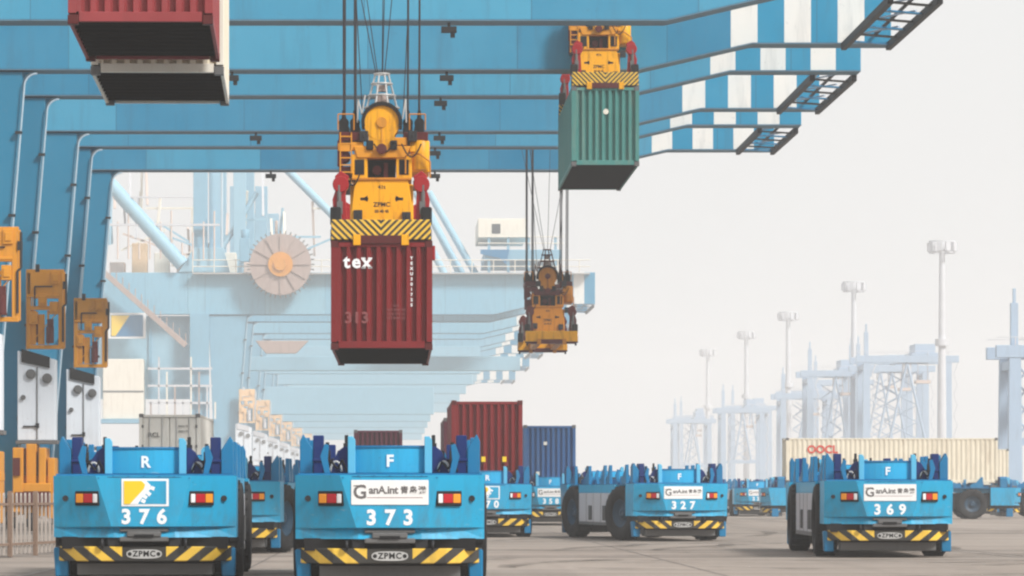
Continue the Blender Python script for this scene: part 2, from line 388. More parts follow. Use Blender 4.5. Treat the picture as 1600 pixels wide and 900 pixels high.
def tip_frame(root, ya, yb):
    """horizontal tie frame joining the two girder tips"""
    z = 18.22
    for x in (16.72, 18.40):
        obj('tie_beam', MB().box(x-.1, x+.1, ya+.7, yb-.7, z-.14, z+.14).mesh('tie_beam', 'black', .01), root)
    n = 6; L = yb-ya-1.4
    for i in range(n):
        y = ya+.7+L*(i+.5)/n
        obj('tie_rung', MB().bar((16.82, y-.5, z), (18.30, y+.5, z), .3, .05).mesh('tie_rung', 'agv_deep' if i % 2 else 'black'), root)
    for i in range(3):
        y = ya+.7+L*(i+.5)/3
        obj('tie_brace', MB().bar((16.85, y+1.6, z+.3), (18.3, y-1.6, z+.3), .09, .05).mesh('tie_brace', 'gantry', .005), root)
    for x, m_ in ((17.2, 'steel_pale'), (17.9, 'black')):
        obj('tie_pipe', MB().tube((x, ya+.72, z+.45), (x, yb-.72, z+.45), .07, 6).mesh('tie_pipe', m_), root)
def crane(label, ya, yb, near=True, lights=(1.75,), dx=0, group='blue portal cranes'):
    root = thing('portal_crane', label, 'crane', (-15.9, (ya+yb)/2, 0), 0, group)
    ox, oy = 15.9, -(ya+yb)/2
    def put(name, key, loc, rot=(0, 0, 0), parent=None):
        p = (loc[0]+ox, loc[1]+oy, loc[2]) if parent is None else loc
        return obj(name, GM[key], parent or root, p, rot)
    for k, y in enumerate((ya, yb)):
        gi = put('girder', 'girder', (0, y, 0))
        put('bottom_flange', 'bottom_flange', (0, 0, 0), parent=gi)
        lg = put('leg', 'leg', (0, y, 0))
        put('haunch', 'haunch', (0, 0, 0), parent=lg)
        pi = put('leg_highlight', 'leg_highlight', (0, y, 0))
        for z in (4.5, 8.2, 11.9, 15.0): put('edge_clip', 'edge_clip', (-15.12+1.17*(z-2)/14.3, -.78, z), parent=pi)
        if near:
            for x in lights + ((-6.3,) if k else ()): put('floodlight', 'floodlight', (x+.12*k, y-.5, 17.30))
    # tie frame built in world coordinates, then moved under the crane
    before = set(o.name for o in bpy.data.objects)
    tip_frame(root, ya, yb)
    for o in [o for o in root.children if o.name not in before]: o.location = (ox, oy, 0)
    # equipment on the front leg
    fx, fy = -13.95+dx, ya-1.5
    beam = put('service_frame', 'frame_beam', (fx, fy, 7.3))
    for x in (-.66, .62):
        for y in (0, 1.1): put('frame_post', 'frame_post', (x, y, 0), parent=beam)
    put('frame_panel', 'frame_panel', (0, -.03, 0), parent=beam); put('frame_guard', 'frame_guard', (0, .02, 0), parent=beam)
    put('frame_panel', 'frame_panel', (0, 1.1, 0), parent=beam)
    for z in (1.55, 3.0): put('frame_beam', 'frame_beam', (0, 0, z), parent=beam)
    put('frame_motor', 'frame_motor', (0, 0, 0), parent=beam); put('frame_motor', 'frame_motor', (-.5, .6, .05), parent=beam)
    put('frame_brace', 'frame_brace', (0, 0, 0), parent=beam); put('frame_pipe', 'frame_pipe', (0, 0, 0), parent=beam)
    for bx, bz in ((-.45, .9), (.35, 1.3), (-.1, 1.62), (.4, 2.5)): put('frame_box', 'frame_box', (bx, 0, bz), parent=beam)
    put('frame_lamp', 'frame_lamp', (.8, -.05, 2.3), parent=beam); put('frame_lamp', 'frame_lamp', (-.3, 0, 2.98), parent=beam)
    cx = -14.25+dx*.6
    cab = put('cabinet', 'cabinet', (cx, fy+.3, 3.6))
    put('cabinet_hood', 'cabinet_hood', (0, 0, 0), parent=cab); put('cabinet_seam', 'cabinet_seam', (0, 0, 0), parent=cab)
    put('cabinet_vent', 'cabinet_vent', (-.25, 0, 2.62), parent=cab); put('cabinet_vent', 'cabinet_vent', (.4, 0, 2.45), parent=cab)
    put('cabinet_handle', 'cabinet_handle', (0, 0, 0), parent=cab); put('cabinet_base', 'cabinet_base', (0, 0, 0), parent=cab)
    put('cabinet_vent', 'cabinet_vent', (-.55, .02, 1.7), parent=cab).scale = (.5, 1, .5)
    for y, x in ((fy+.2, cx+.1), ((ya+yb)/2, -15.9), (yb+1.0, -15.9)):
        bo = put('bogie', 'bogie', (x, y, 0))
        put('bogie_cover', 'bogie_cover', (0, 0, 0), parent=bo)
        for dy in (-.75, .75): put('bogie_wheel', 'bogie_wheel', (-.3, dy, .39), parent=bo)
    obj('sill_beam', MB().box(-16.7+ox, -15.2+ox, ya+oy, yb+oy, 2.2, 3.5).mesh('sill_beam', 'crane_leg', .03), root)
    return root
crA = crane('nearest blue portal crane, its twin girders topmost in the picture', 138, 154, dx=.6)
crB = crane('middle blue portal crane between the nearest and the farthest of three', 164, 180)
crC = crane('farthest of the three near blue portal cranes, lowest saturated girder', 188, 201.5)

# hazy cranes behind, with their upper works in view
def tubem(name, mat_, p0, p1, r, n=10, r1=None): return MB().tube(p0, p1, r, n, r1).mesh(name, mat_)
_FM = {}
def far_mesh(me, mat_):
    """the same part in another paint; far cranes get pale paint with haze fade put in"""
    k = (me.name, mat_)
    if k not in _FM:
        _FM[k] = me.copy(); _FM[k].materials.clear(); _FM[k].materials.append(MATS[mat_])
    return _FM[k]
def far_crane(label, ya, yb, rich):
    root = crane(label, ya, yb, near=False, group='hazy portal cranes in the distance')
    k_ = 2.1; root.location = (-15.9*k_, (ya+yb)/2*k_, 0); root.scale = (k_, k_, k_)
    ox, oy = 15.9, -(ya+yb)/2
    def P(name, me, *a): 
        o = obj(name, me, root, (ox, oy, 0)); return o
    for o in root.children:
        if o.name.split('.')[0] in ('leg', 'sill_beam'): o.data = far_mesh(o.data, 'hazed_dark')
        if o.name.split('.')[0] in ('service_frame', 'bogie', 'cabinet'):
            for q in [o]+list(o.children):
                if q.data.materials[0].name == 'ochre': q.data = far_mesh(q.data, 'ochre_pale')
                elif q.data.materials[0].name in ('black', 'dark_red', 'steel_dark'): q.data = far_mesh(q.data, 'mast')  # far fittings recoloured paler, haze fade put into their colour
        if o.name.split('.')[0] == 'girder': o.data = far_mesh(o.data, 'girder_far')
    P('walkway', MB().box(-19, 18, ya-1.7, ya-.72, 21.1, 21.22).mesh('walkway', 'steel_pale'))
    for x in range(-19, 19, 2): P('railing_post', tubem('railing_post', 'cream', (x, ya-1.65, 21.2), (x, ya-1.65, 22.4), .05, 5))
    for z in (21.8, 22.4): P('handrail', tubem('handrail', 'cream', (-19, ya-1.65, z), (18, ya-1.65, z), .05, 5))
    if not rich: 
        for x in (-18.5, -15.6): P('tower_column', MB().box(x-.7, x+.7, ya-.6, ya+.6, 21.3, 36).mesh('tower_column', 'hazed_dark', .03))
        P('stay_tube', tubem('stay_tube', 'hazed_blue', (3, yb, 32), (8.5, yb, 21.3), .45))
        P('portal_beam', MB().box(-15, 9, yb-.6, yb+.6, 13.6, 16.6).mesh('portal_beam', 'hazed_blue', .04))
        P('portal_beam', MB().box(-15, 4, yb-.6, yb+.6, 9.2, 12.2).mesh('portal_beam', 'hazed_blue', .04))
        return root
    P('tower_column', MB().box(-19.0, -17.7, ya-.6, ya+.7, 21.3, 38).mesh('tower_column', 'hazed_dark', .03))
    P('tower_column', MB().box(-17.6, -16.5, ya+.8, ya+1.9, 21.3, 38).mesh('tower_column', 'hazed_blue', .03))
    P('tower_pipe', tubem('tower_pipe', 'pipe_highlight_pale', (-16.35, ya-.3, 21.3), (-16.35, ya-.3, 38), .12, 6))
    P('tower_column', MB().box(-15.9, -14.7, yb-.6, yb+.6, 21.3, 38).mesh('tower_column', 'hazed_blue', .03))
    P('column_base', MB().prism([(-20.4, 21.3), (-15.6, 21.3), (-16.2, 23.6), (-18.9, 23.6)], 'Y', ya-.8, ya+.8).mesh('column_base', 'hazed_blue', .03))
    P('lower_column', MB().box(-19.3, -17.5, ya-.9, ya-.75, 4, 17.4).mesh('lower_column', 'hazed_dark'))
    P('stay_tube', tubem('stay_tube', 'hazed_blue', (-28.5, ya-1, 31.5), (-20.0, ya-1, 22.0), .68, 14))
    P('stay_tube', tubem('stay_tube', 'hazed_blue', (3.0, ya+2, 29.0), (7.4, ya+2, 21.3), .34, 10))
    P('stay_tube', tubem('stay_tube', 'hazed_blue', (1.7, ya+2, 29.0), (6.2, ya+2, 21.3), .3, 10))
    P('stay_tube', tubem('stay_tube', 'hazed_blue', (-12.5, yb, 34.0), (-5.0, yb, 26.5), .4, 10))
    P('stay_tube', tubem('stay_tube', 'hazed_blue', (-13.6, yb, 30), (-18, yb, 23), .25, 8)).location.z = 0
    # cable reel with a toothed rim
    rc = (-10.8, ya-2.3, 21.95)
    reel = P('cable_reel', MB().lathe([(1.1, -.25), (2.85, -.25), (2.85, .25), (1.1, .25)], 'Y', rc, 40, False).mesh('cable_reel', 'rust_pink'))
    for k in range(40):
        a_ = 2*math.pi*k/40
        obj('reel_tooth', MB().bar((rc[0]+2.8*math.cos(a_), rc[1], rc[2]+2.8*math.sin(a_)), (rc[0]+3.15*math.cos(a_), rc[1], rc[2]+3.15*math.sin(a_)), .16, .12).mesh('reel_tooth', 'steel_mid'), reel)
    for k in range(12):
        a_ = 2*math.pi*k/12
        obj('reel_spoke', MB().bar((rc[0]+.6*math.cos(a_), rc[1]-.32, rc[2]+.6*math.sin(a_)), (rc[0]+2.7*math.cos(a_), rc[1]-.32, rc[2]+2.7*math.sin(a_)), .12, .1).mesh('reel_spoke', 'rust_pink'), reel)
    obj('reel_hub', MB().tube((rc[0], rc[1]-.55, rc[2]), (rc[0], rc[1]+.4, rc[2]), 1.15, 20).tube((rc[0], rc[1]-.75, rc[2]), (rc[0], rc[1]-.55, rc[2]), .6, 16).mesh('reel_hub', 'ochre'), reel)
    P('cable_chute', MB().prism([(-13.2, 14.9), (-8.2, 14.9), (-9.4, 13.7), (-12.2, 13.7)], 'Y', ya-1.4, ya-.9).mesh('cable_chute', 'rust_pink', .05))
    P('reel_motor', MB().box(-14.6, -13.7, ya-2.4, ya-1.4, 22.2, 24.4).tube((-14.1, ya-2, 24.2), (-14.1, ya-2, 25.2), .4, 10).mesh('reel_motor', 'hazed_dark', .04))
    # stair flight with treads
    P('stair_flight', MB().bar((-27.2, ya-2.2, 21.2), (-19.6, ya-2.2, 14.4), .9, .5).mesh('stair_flight', 'rust_pink', .02))
    for k in range(14):
        f = k/13
        P('stair_post', tubem('stair_post', 'rust_pink', (-27.2+7.6*f, ya-2.6, 21.3-6.8*f), (-27.2+7.6*f, ya-2.6, 22.3-6.8*f), .05, 5))
    # emblem board
    bd = P('emblem_board', MB().box(-26.9, -23.4, ya-1.2, ya-1.0, 15.1, 17.5).mesh('emblem_board', 'white_print', .01))
    obj('emblem_field', MB().box(-26.65, -23.65, ya-1.24, ya-1.2, 15.3, 17.3).mesh('emblem_field', 'agv_deep'), bd)
    obj('emblem_wedge', MB().prism([(-26.6, 17.25), (-24.9, 17.25), (-26.2, 15.35), (-26.6, 15.35)], 'Y', ya-1.28, ya-1.24).mesh('emblem_wedge', 'yellow_print'), bd)
    # trolley with cabin on the girder
    P('trolley_deck', MB().box(8.2, 15.4, ya-1, yb+1, 22.4, 23.4).mesh('trolley_deck', 'hazed_dark', .04))
    P('trolley_house', MB().box(7.6, 12.2, ya+.5, yb-2, 24.6, 26.4).mesh('trolley_house', 'cream', .04))
    P('trolley_window', MB().box(8.9, 9.7, ya+.46, ya+.5, 25.0, 25.9).mesh('trolley_window', 'glass_dark'))
    for x in (8.6, 10.4, 12.3, 14.8): P('trolley_post', MB().box(x-.12, x+.12, ya-.9, ya-.7, 21.3, 24.6).mesh('trolley_post', 'hazed_dark'))
    P('trolley_boom', MB().prism([(7.8, 23.4), (10.5, 23.4), (10.2, 22.0), (9.6, 22.6), (7.8, 23.0)], 'Y', ya-1.2, ya-1.0).mesh('trolley_boom', 'agv_deep'))
    for z in (24.0, 24.6): P('trolley_rail', tubem('trolley_rail', 'cream', (7.6, ya-1, z), (15.6, ya-1, z), .05, 5))
    hs = P('electrical_house', MB().box(-27.4, -23.6, ya-1.2, ya+2, 7.6, 13.2).mesh('electrical_house', 'cream', .05))
    obj('house_seam', MB().box(-27.4, -23.6, ya-1.24, ya-1.2, 10.1, 10.25).mesh('house_seam', 'steel_mid'), hs)
    obj('house_platform', MB().box(-28.5, -17, ya-1.6, ya+2, 7.2, 7.6).mesh('house_platform', 'hazed_dark'), hs)
    for k in range(9): obj('platform_frame', MB().box(-23+.75*k, -22.85+.75*k, ya-1.3, ya-1.15, 7.6, 9.2+1.4*((k*7) % 4)).mesh('platform_frame', ('rust_pink', 'mast', 'cream')[k % 3]), hs)
    for k in range(3): obj('platform_beam', MB().box(-23.2, -17.2, ya-1.3, ya-1.1, 9+1.6*k, 9.2+1.6*k).mesh('platform_beam', 'mast'), hs)
    P('upper_platform', MB().box(-28, -16.5, ya-1.4, ya-1, 25.6, 25.8).mesh('upper_platform', 'mast'))
    P('upper_platform', MB().box(-28, -19, ya-1.4, ya-1, 28.2, 28.35).mesh('upper_platform', 'mast'))
    for k in range(12): P('platform_post', tubem('platform_post', 'rust_pale', (-28+k, ya-1.3, 22.5), (-28+k, ya-1.3, 24+(k*5) % 4), .09, 5))
    P('girder_tail', MB().box(-31, -19.52, ya-.7, ya+.7, 17.38, 21.28).mesh('girder_tail', 'girder_far', .03))
    P('side_wall', MB().box(-30, -17.6, ya+.8, ya+1.1, 9.5, 17.3).mesh('side_wall', 'hazed_blue'))
    for x in (-27.2, -23.1): P('wall_rib', MB().box(x-.15, x+.15, ya+.65, ya+.8, 9.5, 17.3).mesh('wall_rib', 'hazed_dark'))
    rnd = random.Random(3)
    for k in range(46):
        x = rnd.uniform(-29, 1); z = rnd.uniform(21.4, 29); m_ = rnd.choice(('rust_pale', 'mast', 'hazed_blue', 'cream'))
        if k % 3: P('rigging_bar', MB().bar((x, yb+rnd.uniform(-3, 3), z), (x+rnd.uniform(-.3, .3), yb, z+rnd.uniform(1.5, 6)), .22, .22).mesh('rigging_bar', m_))
        else: P('rigging_bar', MB().bar((x, yb, z), (x+rnd.uniform(2, 6), yb, z+rnd.choice((0, 0, 2, -2))), .2, .2).mesh('rigging_bar', m_))
    for k in range(7): P('machinery_box', MB().box(-27+2.1*k, -25.6+2.1*k, ya+2, ya+4, 21.3, 22.4+.9*((k*5) % 3)).mesh('machinery_box', ('rust_pale', 'ochre_pale', 'cream')[k % 3], .05))
    # inner portal frame lower down
    P('portal_beam', MB().box(-17, 12, yb-.6, yb+.6, 12.6, 14.0).mesh('portal_beam', 'hazed_blue', .04))
    P('portal_post', MB().box(-16.4, -15.2, yb-.5, yb+.5, 0, 12.6).mesh('portal_post', 'hazed_blue', .04))
    return root
far_crane('hazy portal crane with a large round cable reel and stay tubes', 383, 399, True)
for y_, lab_ in ((428, 'first pale portal crane behind the one with the cable reel'), (472, 'second pale portal crane behind the one with the cable reel'), (518, 'third pale portal crane behind the one with the cable reel'), (572, 'fourth pale portal crane behind the one with the cable reel'), (640, 'fifth and faintest portal crane behind the one with the cable reel')):
    far_crane(lab_, y_, y_+16, False)

# ------------------------------------------------------------------ containers
def corr(x0, x1, z0, z1, pitch=.27, d=.045, at=0):
    """corrugated sheet in the XZ plane, ridges vertical, outer face at y = at"""
    b = MB(); n = max(3, round((x1-x0)/pitch)); p = (x1-x0)/n; pts = []
    for i in range(n):
        x = x0+i*p
        pts += [(x, at), (x+.38*p, at), (x+.5*p, at+d), (x+.88*p, at+d)]
    pts.append((x1, at)); k = len(pts)
    b.add([(x, y, z) for z in (z0, z1) for x, y in pts], [(i, i+1, k+i+1, k+i) for i in range(k-1)])
    return b
def container(label, cmat, loc, rz=0, L=12.19, H=2.59, W=2.44, doors=False, group=None, name='shipping_container', postmat=None):
    """origin at the centre of the base; front end at local y = -L/2"""
    root = thing(name, label, 'container', loc, rz, group); h = W/2; l = L/2; pm = postmat or cmat
    fr = MB()
    for sx in (-1, 1):
        for y0, y1 in ((-l, -l+.14), (l-.14, l)): fr.box(min(sx*h, sx*(h-.14)), max(sx*h, sx*(h-.14)), y0, y1, .17, H-.12)
        fr.box(min(sx*h, sx*(h-.06)), max(sx*h, sx*(h-.06)), -l+.15, l-.15, .02, .17)
        fr.box(min(sx*h, sx*(h-.06)), max(sx*h, sx*(h-.06)), -l+.15, l-.15, H-.1, H-.01)
    for y0, y1 in ((-l+.01, -l+.09), (l-.09, l-.01)):
        fr.box(-h+.18, h-.18, y0, y1, .03, .2); fr.box(-h+.18, h-.18, y0, y1, H-.13, H-.02)
    obj('frame', fr.mesh('frame', pm, .008), root)
    cc = MB().box(-.09, .09, -.089, .089, 0, .16).mesh('corner_casting', 'dark_red' if 'red' in cmat or 'rose' in cmat else 'steel_mid', .01)
    for sx in (-1, 1):
        for sy in (-1, 1):
            for z in (-.012, H-.14): obj('corner_casting', cc, root, (sx*(h-.085), sy*(l-.085), z))
    ew = corr(-h+.14, h-.14, .2, H-.13, .25, .10, -l+.02)
    if not doors: obj('end_wall', ew.mesh('end_wall', cmat), root)
    else:
        for sx in (-1, 1):
            x0, x1 = (-h+.15, -.012) if sx < 0 else (.012, h-.15)
            d = obj('door', boxm('door', cmat, x0, x1, -l+.05, -l+.11, .21, H-.14), root)
            for fx in (.26, .74):
                x = x0+(x1-x0)*fx
                obj('locking_bar', MB().tube((x, -l+.015, .1), (x, -l+.015, H-.08), .022, 6).mesh('locking_bar', 'steel_pale'), d)
                obj('bar_handle', MB().box(x-.02, x+.3, -l, -l+.04, 1.0, 1.05).mesh('bar_handle', 'steel_mid'), d)
            for z in (.5, 1.3, 2.1): obj('hinge', MB().box(x0-.05 if sx < 0 else x1-.03, x0+.03 if sx < 0 else x1+.05, -l+.0, -l+.07, z-.06, z+.06).mesh('hinge', 'steel_mid'), d)
    obj('end_wall', corr(-h+.14, h-.14, .2, H-.13, .25, .10, -l+.02).mesh('end_wall', cmat), root, rot=(0, 0, math.pi))
    sw = corr(-l+.14, l-.14, .17, H-.1, .278, .036, -h+.012).mesh('side_wall', cmat)
    obj('side_wall', sw, root, rot=(0, 0, R(90))); obj('side_wall', sw, root, rot=(0, 0, R(-90)))
    obj('roof', MB().box(-h+.05, h-.05, -l+.08, l-.08, H-.06, H-.025).mesh('roof', cmat), root)
    obj('floor', MB().box(-h+.06, h-.06, -l+.1, l-.1, .12, .16).mesh('floor', 'underside'), root)
    fb = MB().box(-h+.07, h-.07, -.03, .03, .02, .12).mesh('floor_beam', 'underside')
    for i in range(int(L/.62)): obj('floor_beam', fb, root, (0, -l+.35+i*.62, 0))
    return root
def print_on(root, s, size, mat_, x, y, z, bold=0., sp=1.0, name='lettering', rot=FACE, sx=1):
    o = obj(name, text_mesh(s, size, mat_, bold, sp), root, (x, y, z), rot); o.scale.x = sx; return o

# lifted containers
c1 = container('rose red short container in the upper left corner, lifted high', 'cont_rose', (-4.32-.075, 69+3.05, 9.43), R(1.4), L=6.06)
c2 = container('cream short container hanging behind the rose red one', 'cont_cream', (-4.42-.06, 69+9.35, 9.22), R(1.4), L=6.06, postmat='cream')
ctex = container('dark red container marked tex hanging from the large yellow spreader', 'cont_red', (-.365, 98.5+6.1, 4.97), 0, L=12.19)
L2 = -6.095
for k, (ch, x) in enumerate((('t', -.84), ('e', -.61), ('x', -.36))):
    print_on(ctex, ch, .44, 'white_print', x, L2+.010, 2.10, .013)
# slab serifs of the lettering
sf = MB()
for x, z, w_ in ((-.36-.08, 1.965, .10), (-.36+.085, 1.965, .10), (-.36-.08, 2.19, .10), (-.36+.085, 2.19, .10)): sf.box(x-w_/2, x+w_/2, L2+.008, L2+.012, z-.018, z+.018)
obj('lettering_serif', sf.mesh('lettering_serif', 'white_print'), ctex)
print_on(ctex, '313', .38, 'ghost_print', -.60, L2+.010, .75, .01, 1.05)
for k, s in enumerate('TEXU301725'): print_on(ctex, s, .10, 'white_print', .72, L2+.010, 2.19-k*.125, .004, name='serial_mark')
obj('edge_hook', MB().box(1.21, 1.29, L2+.05, L2+.25, 2.15, 2.5).mesh('edge_hook', 'crane_red', .02), ctex)
for k_, s_ in enumerate(('22G1', 'MAX 30480 KG', 'TARE 2200 KG', 'NET 28280 KG')): print_on(ctex, s_, .07, 'ghost_print', .35, L2+.010, 1.05-.1*k_, .002, name='data_mark')
cgr = container('weathered green container hanging under the blue girders', 'cont_green', (7.51, 147.5+6.1, 13.3), 0, L=12.19, H=2.84)
obj('emblem_mark', MB().tube((.02, L2+.012, 1.95), (.02, L2+.006, 1.95), .1, 12).mesh('emblem_mark', 'cream'), cgr)

# ------------------------------------------------------------------ spreaders
def spreader_meshes():
    S = {}
    S['end_beam'] = MB().box(-1.2, 1.2, -.3, .3, .04, .52).mesh('end_beam', 'beam_stripe', .015)
    S['end_tray'] = MB().box(-.5, .5, -.34, .2, -.06, .14).box(-1.1, -.55, -.2, .2, -.06, .04).box(.55, 1.1, -.2, .2, -.06, .04).mesh('end_tray', 'dark_red', .01)
    S['lug'] = MB().box(-.09, .09, -.37, -.3, -.1, .16).mesh('lug', 'yellow', .01)
    S['twistlock'] = MB().box(-.1, .1, -.1, .1, -.02, .3).tube((0, 0, -.14), (0, 0, 0), .05, 8).mesh('twistlock', 'steel_dark', .01)
    S['main_beam'] = MB().box(-.14, .14, -5.8, 5.8, .06, .5).mesh('main_beam', 'yellow', .015)
    S['flipper_arm'] = MB().prism([(-.16, .5), (.16, .5), (.2, 1.05), (.12, 1.3), (.14, 1.62), (0, 1.75), (-.2, 1.62), (-.12, 1.2)], 'Y', -.12, .12).tube((0, -.2, 1.42), (0, .2, 1.42), .2, 12).mesh('flipper_arm', 'crane_red', .015)
    S['flipper_rod'] = MB().tube((0, -.16, .45), (.02, -.16, 1.4), .05, 8).box(-.07, .07, -.22, -.1, .7, 1.0).mesh('flipper_rod', 'steel_mid')
    S['flipper_tip'] = MB().box(-.13, .13, -.16, .16, .42, .86).mesh('flipper_tip', 'black', .03)
    S['headblock_panel'] = MB().prism([(-.82, .5), (.82, .5), (.72, 1.55), (.66, 1.86), (-.66, 1.86), (-.72, 1.55)], 'Y', -1.25, -1.1).mesh('headblock_panel', 'yellow', .02)
    S['headblock'] = MB().box(-.8, .8, -1.05, 1.3, .5, 1.75).mesh('headblock', 'yellow', .03)
    S['frame_side'] = MB().box(-.2, .2, -1.2, 1.2, 1.86, 2.5).mesh('frame_side', 'yellow', .02)
    S['frame_hole'] = MB().box(-.12, .12, -1.215, -1.2, 1.98, 2.36).mesh('frame_hole', 'black')
    S['frame_top'] = MB().prism([(-.62, 2.4), (.62, 2.4), (.72, 2.7), (-.72, 2.7)], 'Y', -1.25, 1.2).mesh('frame_top', 'ochre', .02)
    S['inner_box'] = MB().box(-.35, .35, -.6, .6, 1.76, 2.5).mesh('inner_box', 'black')
    S['inner_gear'] = MB().tube((-.12, -.9, 2.12), (-.12, -.6, 2.12), .12, 10).box(.05, .16, -.95, -.6, 1.8, 2.3).mesh('inner_gear', 'dark_red')
    S['inner_tray'] = MB().box(-.33, .0, -1.1, -.8, 1.78, 1.9).box(.12, .33, -1.1, -.8, 1.78, 1.9).mesh('inner_tray', 'steel_pale')
    S['cable_drum'] = MB().tube((0, -1.25, 3.28), (0, -.4, 3.28), .44, 28).prism([(-.42, 3.2), (.42, 3.2), (.33, 2.98), (.33, 2.62), (-.33, 2.62), (-.33, 2.98)], 'Y', -1.24, -.5).mesh('cable_drum', 'yellow')
    arc = [(.52*math.cos(k*math.pi/14), 3.3+.52*math.sin(k*math.pi/14)) for k in range(-1, 16)]
    S['drum_guard'] = MB().prism(arc+[(.43*x/.52, 3.3+(z-3.3)*.43/.52) for x, z in arc[::-1]], 'Y', -1.32, -.35).mesh('drum_guard', 'black')
    S['drum_boss'] = MB().tube((0, -1.30, 3.3), (0, -1.25, 3.3), .13, 14).mesh('drum_boss', 'ochre')
    S['drum_rib'] = MB().box(-.012, .012, -1.27, -1.24, 2.65, 3.2).mesh('drum_rib', 'ochre')
    S['drum_bolt'] = MB().box(-.09, .09, -1.32, -1.2, -.12, .12).mesh('drum_bolt', 'black', .02)
    S['drum_nose'] = MB().tube((0, -1.42, 2.62), (0, -1.2, 2.62), .13, 12).mesh('drum_nose', 'dark_red')
    S['sheave_beam'] = MB().box(-.31, .31, -1.2, 1.2, 2.84, 3.06).mesh('sheave_beam', 'dark_red', .02)
    S['sheave'] = MB().tube((0, -.06, 3.3), (0, .06, 3.3), .13, 14).box(-.12, .12, -.13, .13, 3.04, 3.3).tube((0, 0, 3.3), (0, 0, 3.62), .07, 8, .04).mesh('sheave', 'black')
    S['motor_block'] = MB().tube((.98, -1.0, 2.1), (.98, -1.0, 2.85), .23, 16).box(.72, 1.2, -1.1, .6, 2.05, 2.82).box(.7, 1.1, -1.18, -1.05, 2.55, 2.72).mesh('motor_block', 'yellow', .02)
    S['brake_block'] = MB().box(-1.08, -.78, -1.1, -.2, 1.75, 2.2).tube((-.95, -1.15, 2.45), (-.95, -.6, 2.45), .16, 12).box(-1.12, -.98, -1.2, -.9, 2.2, 2.85).mesh('brake_block', 'dark_red', .01)
    S['pale_box'] = MB().box(-.16, .16, -1.22, -.9, 2.6, 2.8).mesh('pale_box', 'ochre', .015)
    b = MB()
    for k in range(8):
        a_ = 2*math.pi*(k+.5)/8
        b.tube((.42*math.cos(a_), -.4+.42*math.sin(a_), 3.72), (.17*math.cos(a_), -.4+.17*math.sin(a_), 4.62), .022, 6)
    for r_, z in ((.42, 3.74), (.33, 4.05), (.25, 4.35), (.18, 4.6)): b.lathe([(r_, z-.02), (r_+.03, z-.02), (r_+.03, z+.02), (r_, z+.02)], 'Z', (0, -.4, 0), 20)
    S['cable_basket'] = b.mesh('cable_basket', 'steel_pale')
    S['basket_cone'] = MB().tube((0, -.4, 3.6), (0, -.4, 4.1), .26, 14, .14).box(-.14, .14, -.56, -.3, 4.15, 4.3).mesh('basket_cone', 'rust_pink')
    S['side_rail'] = MB().path([(-.62, -1.1, 3.1), (-.6, -1.1, 3.9), (-.5, -1.1, 3.5), (-.42, -1.1, 4.0)], .022, 5).path([(.62, -1.1, 3.1), (.6, -1.1, 3.9), (.52, -1.1, 3.4)], .022, 5).mesh('side_rail', 'steel_pale')
    ld = MB().box(-1.06, -1.03, -1.24, -1.2, 1.75, 3.05).box(-.78, -.75, -1.24, -1.2, 1.75, 3.05)
    for k in range(7): ld.box(-1.05, -.76, -1.235, -1.205, 1.85+.18*k, 1.88+.18*k)
    S['ladder'] = ld.mesh('ladder', 'ochre')
    S['junction_box'] = MB().box(-.11, .11, -.08, .08, -.13, .13).box(-.03, .03, -.1, -.08, -.05, .05).mesh('junction_box', 'steel_dark', .012)
    S['side_cage'] = MB().path([(.6, -1.3, 2.0), (.6, -1.3, 2.45), (.95, -1.34, 2.5), (1.22, -1.3, 2.3), (1.22, -1.3, 1.9)], .022, 5).path([(.7, -1.3, 3.1), (.7, -1.3, 3.5), (1.1, -1.3, 3.5), (1.1, -1.3, 3.1)], .018, 5).path([(-.7, -1.3, 3.1), (-.7, -1.3, 3.5), (-1.1, -1.3, 3.5), (-1.1, -1.3, 3.1)], .018, 5).mesh('side_cage', 'rust_shade_orange')
    S['grease_pan'] = MB().box(-.75, .75, -1.3, -1.22, 1.84, 1.9).mesh('grease_pan', 'rust_shade_orange', .01)
    return S
SM = spreader_meshes()
